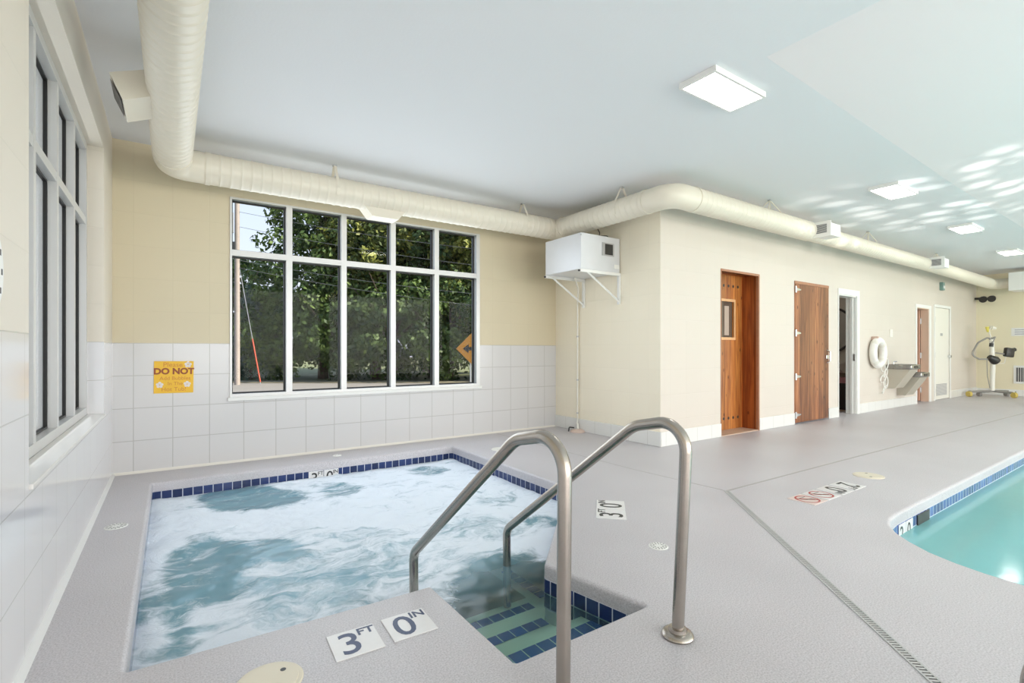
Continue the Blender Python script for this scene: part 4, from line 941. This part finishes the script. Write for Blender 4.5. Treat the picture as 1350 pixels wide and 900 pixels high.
# pole, guy wire, wires, sign
pp = LD(-11.05,20.0,-.30); t = thing('utility_pole', 'pale wooden utility pole seen at the left of the big window', 'utility pole', pp)
MB().tube([pp, pp+Vector((0,0,9.5))], [.105,.085], 14).build('pole_shaft', mat('pole_wood', (.30,.25,.22), .8, mottle=(4,.2)), t, smooth=True)
MB().tube([pp+Vector((-.28,0,6.1)), pp+Vector((-.28,0,6.9))], .16, 12).build('transformer', m_galv, t, smooth=True)
MB().tube([pp+Vector((-.10,.05,5.3)), pp+Vector((-.10,.05,5.75))], .09, 10).build('junction_box', m_dark, t)
def wire(a, b, sag, label, r=.008, name='power_line'):
    pts = [a.lerp(b, i/16)-Vector((0,0,sag*4*(i/16)*(1-i/16))) for i in range(17)]; tag(MB().tube(pts, r, 5).build(name, mat('wire_'+str(round(a.z*10)), (.16,.16,.16), .5)), label, 'power line', 'power lines outside the big window')
for z0_, z1_, lab in ((6.7,4.6,'uppermost power line crossing the window view'),(6.1,3.9,'second power line from the top in the window view'),(4.75,2.9,'third power line from the top in the window view'),(4.45,2.3,'lowest power line crossing the window view')):
    wire(LD(-11.15,20,z0_), LD(6,20,z1_), .35, lab)
ga, gb = LD(-10.2,20.2,-.30), LD(-11.1,20.0,5.2)
t = thing('guy_wire', 'slanting guy wire with orange red guard beside the utility pole', 'guy wire', ga)
MB().tube([ga, gb], .012, 6).build('cable', m_galv, t); MB().tube([ga.lerp(gb,.02), ga.lerp(gb,.34)], .026, 8).build('guy_guard', mat('guard_orange', (.45,.06,.02), .5), t)
sc = LD(-1.36,17.0,1.16); t = thing('road_sign', 'orange diamond road sign with black arrow outside the window', 'road sign', LD(-1.42,17.03,-.3))
M = frame_M(sc, (cy_,-sy_,0), (0,0,1)) 
k = MB(); s_ = .55; k.prism([(-s_,0),(0,-s_),(s_,0),(0,s_)], -.004, .004, lambda a, b, h: tuple(M @ Vector((a,b,h)))); k.build('sign_panel', mat('sign_orange_panel', (.50,.22,.02), .5), t)
k = MB(); k.prism([(-.32,0),(-.12,.16),(-.12,.06),(.28,.06),(.28,-.06),(-.12,-.06),(-.12,-.16)], .004, .007, lambda a, b, h: tuple(M @ Vector((a,b,h)))); k.build('arrow', m_ink, t)
MB().tube([LD(-1.42,17.04,-.3), LD(-1.42,17.04,.9)], .03, 6).build('sign_post', m_galv, t)

# ------------------------------------------------------------------ light
W = bpy.data.worlds.new('World'); S.world = W; W.use_nodes = True; nt = W.node_tree; N = nt.nodes.new; L = nt.links.new
bg = nt.nodes['Background']; tc = N('ShaderNodeTexCoord'); sp = N('ShaderNodeSeparateXYZ'); L(tc.outputs['Generated'], sp.inputs[0])
rp = N('ShaderNodeValToRGB'); rp.color_ramp.elements[0].position = 0.; rp.color_ramp.elements[0].color = (.92,.95,1.,1); rp.color_ramp.elements[1].position = .7; rp.color_ramp.elements[1].color = (.36,.56,.95,1)
L(sp.outputs[2], rp.inputs[0]); L(rp.outputs[0], bg.inputs[0]); bg.inputs[1].default_value = 1.0
sun = bpy.data.lights.new('sun', 'SUN'); sun.energy = 9.0; sun.angle = .01; sun.color = (1,.93,.80)
so = bpy.data.objects.new('sun', sun); COL.objects.link(so); so.rotation_euler = Vector((-.75,.65,-.62)).to_track_quat('-Z', 'Y').to_euler()
def area(name, loc, direction, sx, sy, e, col):
    l = bpy.data.lights.new(name, 'AREA'); l.shape = 'RECTANGLE'; l.size = sx; l.size_y = sy; l.energy = e; l.color = col
    o = bpy.data.objects.new(name, l); COL.objects.link(o); o.location = loc; o.rotation_euler = Vector(direction).to_track_quat('-Z', 'Z').to_euler(); return o
for i, (a, b) in enumerate(FW): area('daylight_fill', ((a+b)/2, YF+.03, 1.6), (0,1,.02), b-a, 2.6, (115,140,125,110)[i], (1,.975,.955))  # added fill lamps behind the camera, set in invented window openings
area('daylight_fill', ((wx0+wx1)/2, YB-.05, 1.65), (0,-1,0), 2.8, 1.95, 26, (.9,.96,1))
area('daylight_fill', (XL-.07, 3.9, 1.65), (1,0,0), 2.2, 2.0, 5, (.9,.96,1))
restroom = area('restroom_fill', ((RX0+RX1)/2, 5.0, 2.55), (0,0,-1), .4, .4, 5, (1,.9,.8))  # added lamp without a fixture, lifts the dark restroom interior
# sun thrown up off the pool's ripples onto the ceiling
sl_ = bpy.data.lights.new('ripple_glint', 'SPOT'); sl_.energy = 330; sl_.spot_size = math.radians(58); sl_.spot_blend = .5; sl_.shadow_soft_size = .03; sl_.color = (1,.97,.9)
sl_.use_nodes = True; nt = sl_.node_tree; N = nt.nodes.new; L = nt.links.new; em = nt.nodes['Emission']
tc = N('ShaderNodeTexCoord'); mp = N('ShaderNodeMapping'); mp.inputs['Scale'].default_value = (1,1,1); sp = N('ShaderNodeSeparateXYZ'); L(tc.outputs['Normal'], sp.inputs[0])
dx = N('ShaderNodeMath'); dx.operation = 'DIVIDE'; L(sp.outputs[0], dx.inputs[0]); L(sp.outputs[2], dx.inputs[1]); dy = N('ShaderNodeMath'); dy.operation = 'DIVIDE'; L(sp.outputs[1], dy.inputs[0]); L(sp.outputs[2], dy.inputs[1])
cb = N('ShaderNodeCombineXYZ'); L(dx.outputs[0], cb.inputs[0]); L(dy.outputs[0], cb.inputs[1])
vo = N('ShaderNodeTexVoronoi'); vo.inputs['Scale'].default_value = 9.5; vo.inputs['Randomness'].default_value = .55; L(cb.outputs[0], vo.inputs['Vector'])
mr = N('ShaderNodeMapRange'); mr.interpolation_type = 'SMOOTHSTEP'; L(vo.outputs['Distance'], mr.inputs[0]); mr.inputs[1].default_value = .58; mr.inputs[2].default_value = .12; mr.inputs[3].default_value = 0; mr.inputs[4].default_value = 1
L(mr.outputs[0], em.inputs['Strength'])
slo = bpy.data.objects.new('ripple_glint', sl_); COL.objects.link(slo); slo.location = (8.1,.3,-.10); slo.rotation_euler = (Vector((8.1,1.9,3.02))-slo.location).to_track_quat('-Z', 'Y').to_euler()

# ------------------------------------------------------------------ camera
cam = bpy.data.cameras.new('camera'); cam.sensor_width = 36; cam.lens = 655.8/1350*36; cam.shift_y = 10.6/1350; cam.clip_start = .05; cam.clip_end = 300
co = bpy.data.objects.new('camera', cam); COL.objects.link(co); co.location = (0,0,1.13); co.rotation_euler = (PI/2, 0, -YAW); S.camera = co
S.view_settings.view_transform = 'Standard'; S.view_settings.look = 'None'; S.view_settings.gamma = 1; S.view_settings.exposure = 0.44; S.view_settings.use_curve_mapping = False
try:
    S.cycles.use_denoising = True; S.cycles.max_bounces = 10; S.cycles.diffuse_bounces = 5; S.cycles.transparent_max_bounces = 16; S.cycles.caustics_reflective = False; S.cycles.caustics_refractive = False; S.cycles.sample_clamp_indirect = 6
except Exception: pass
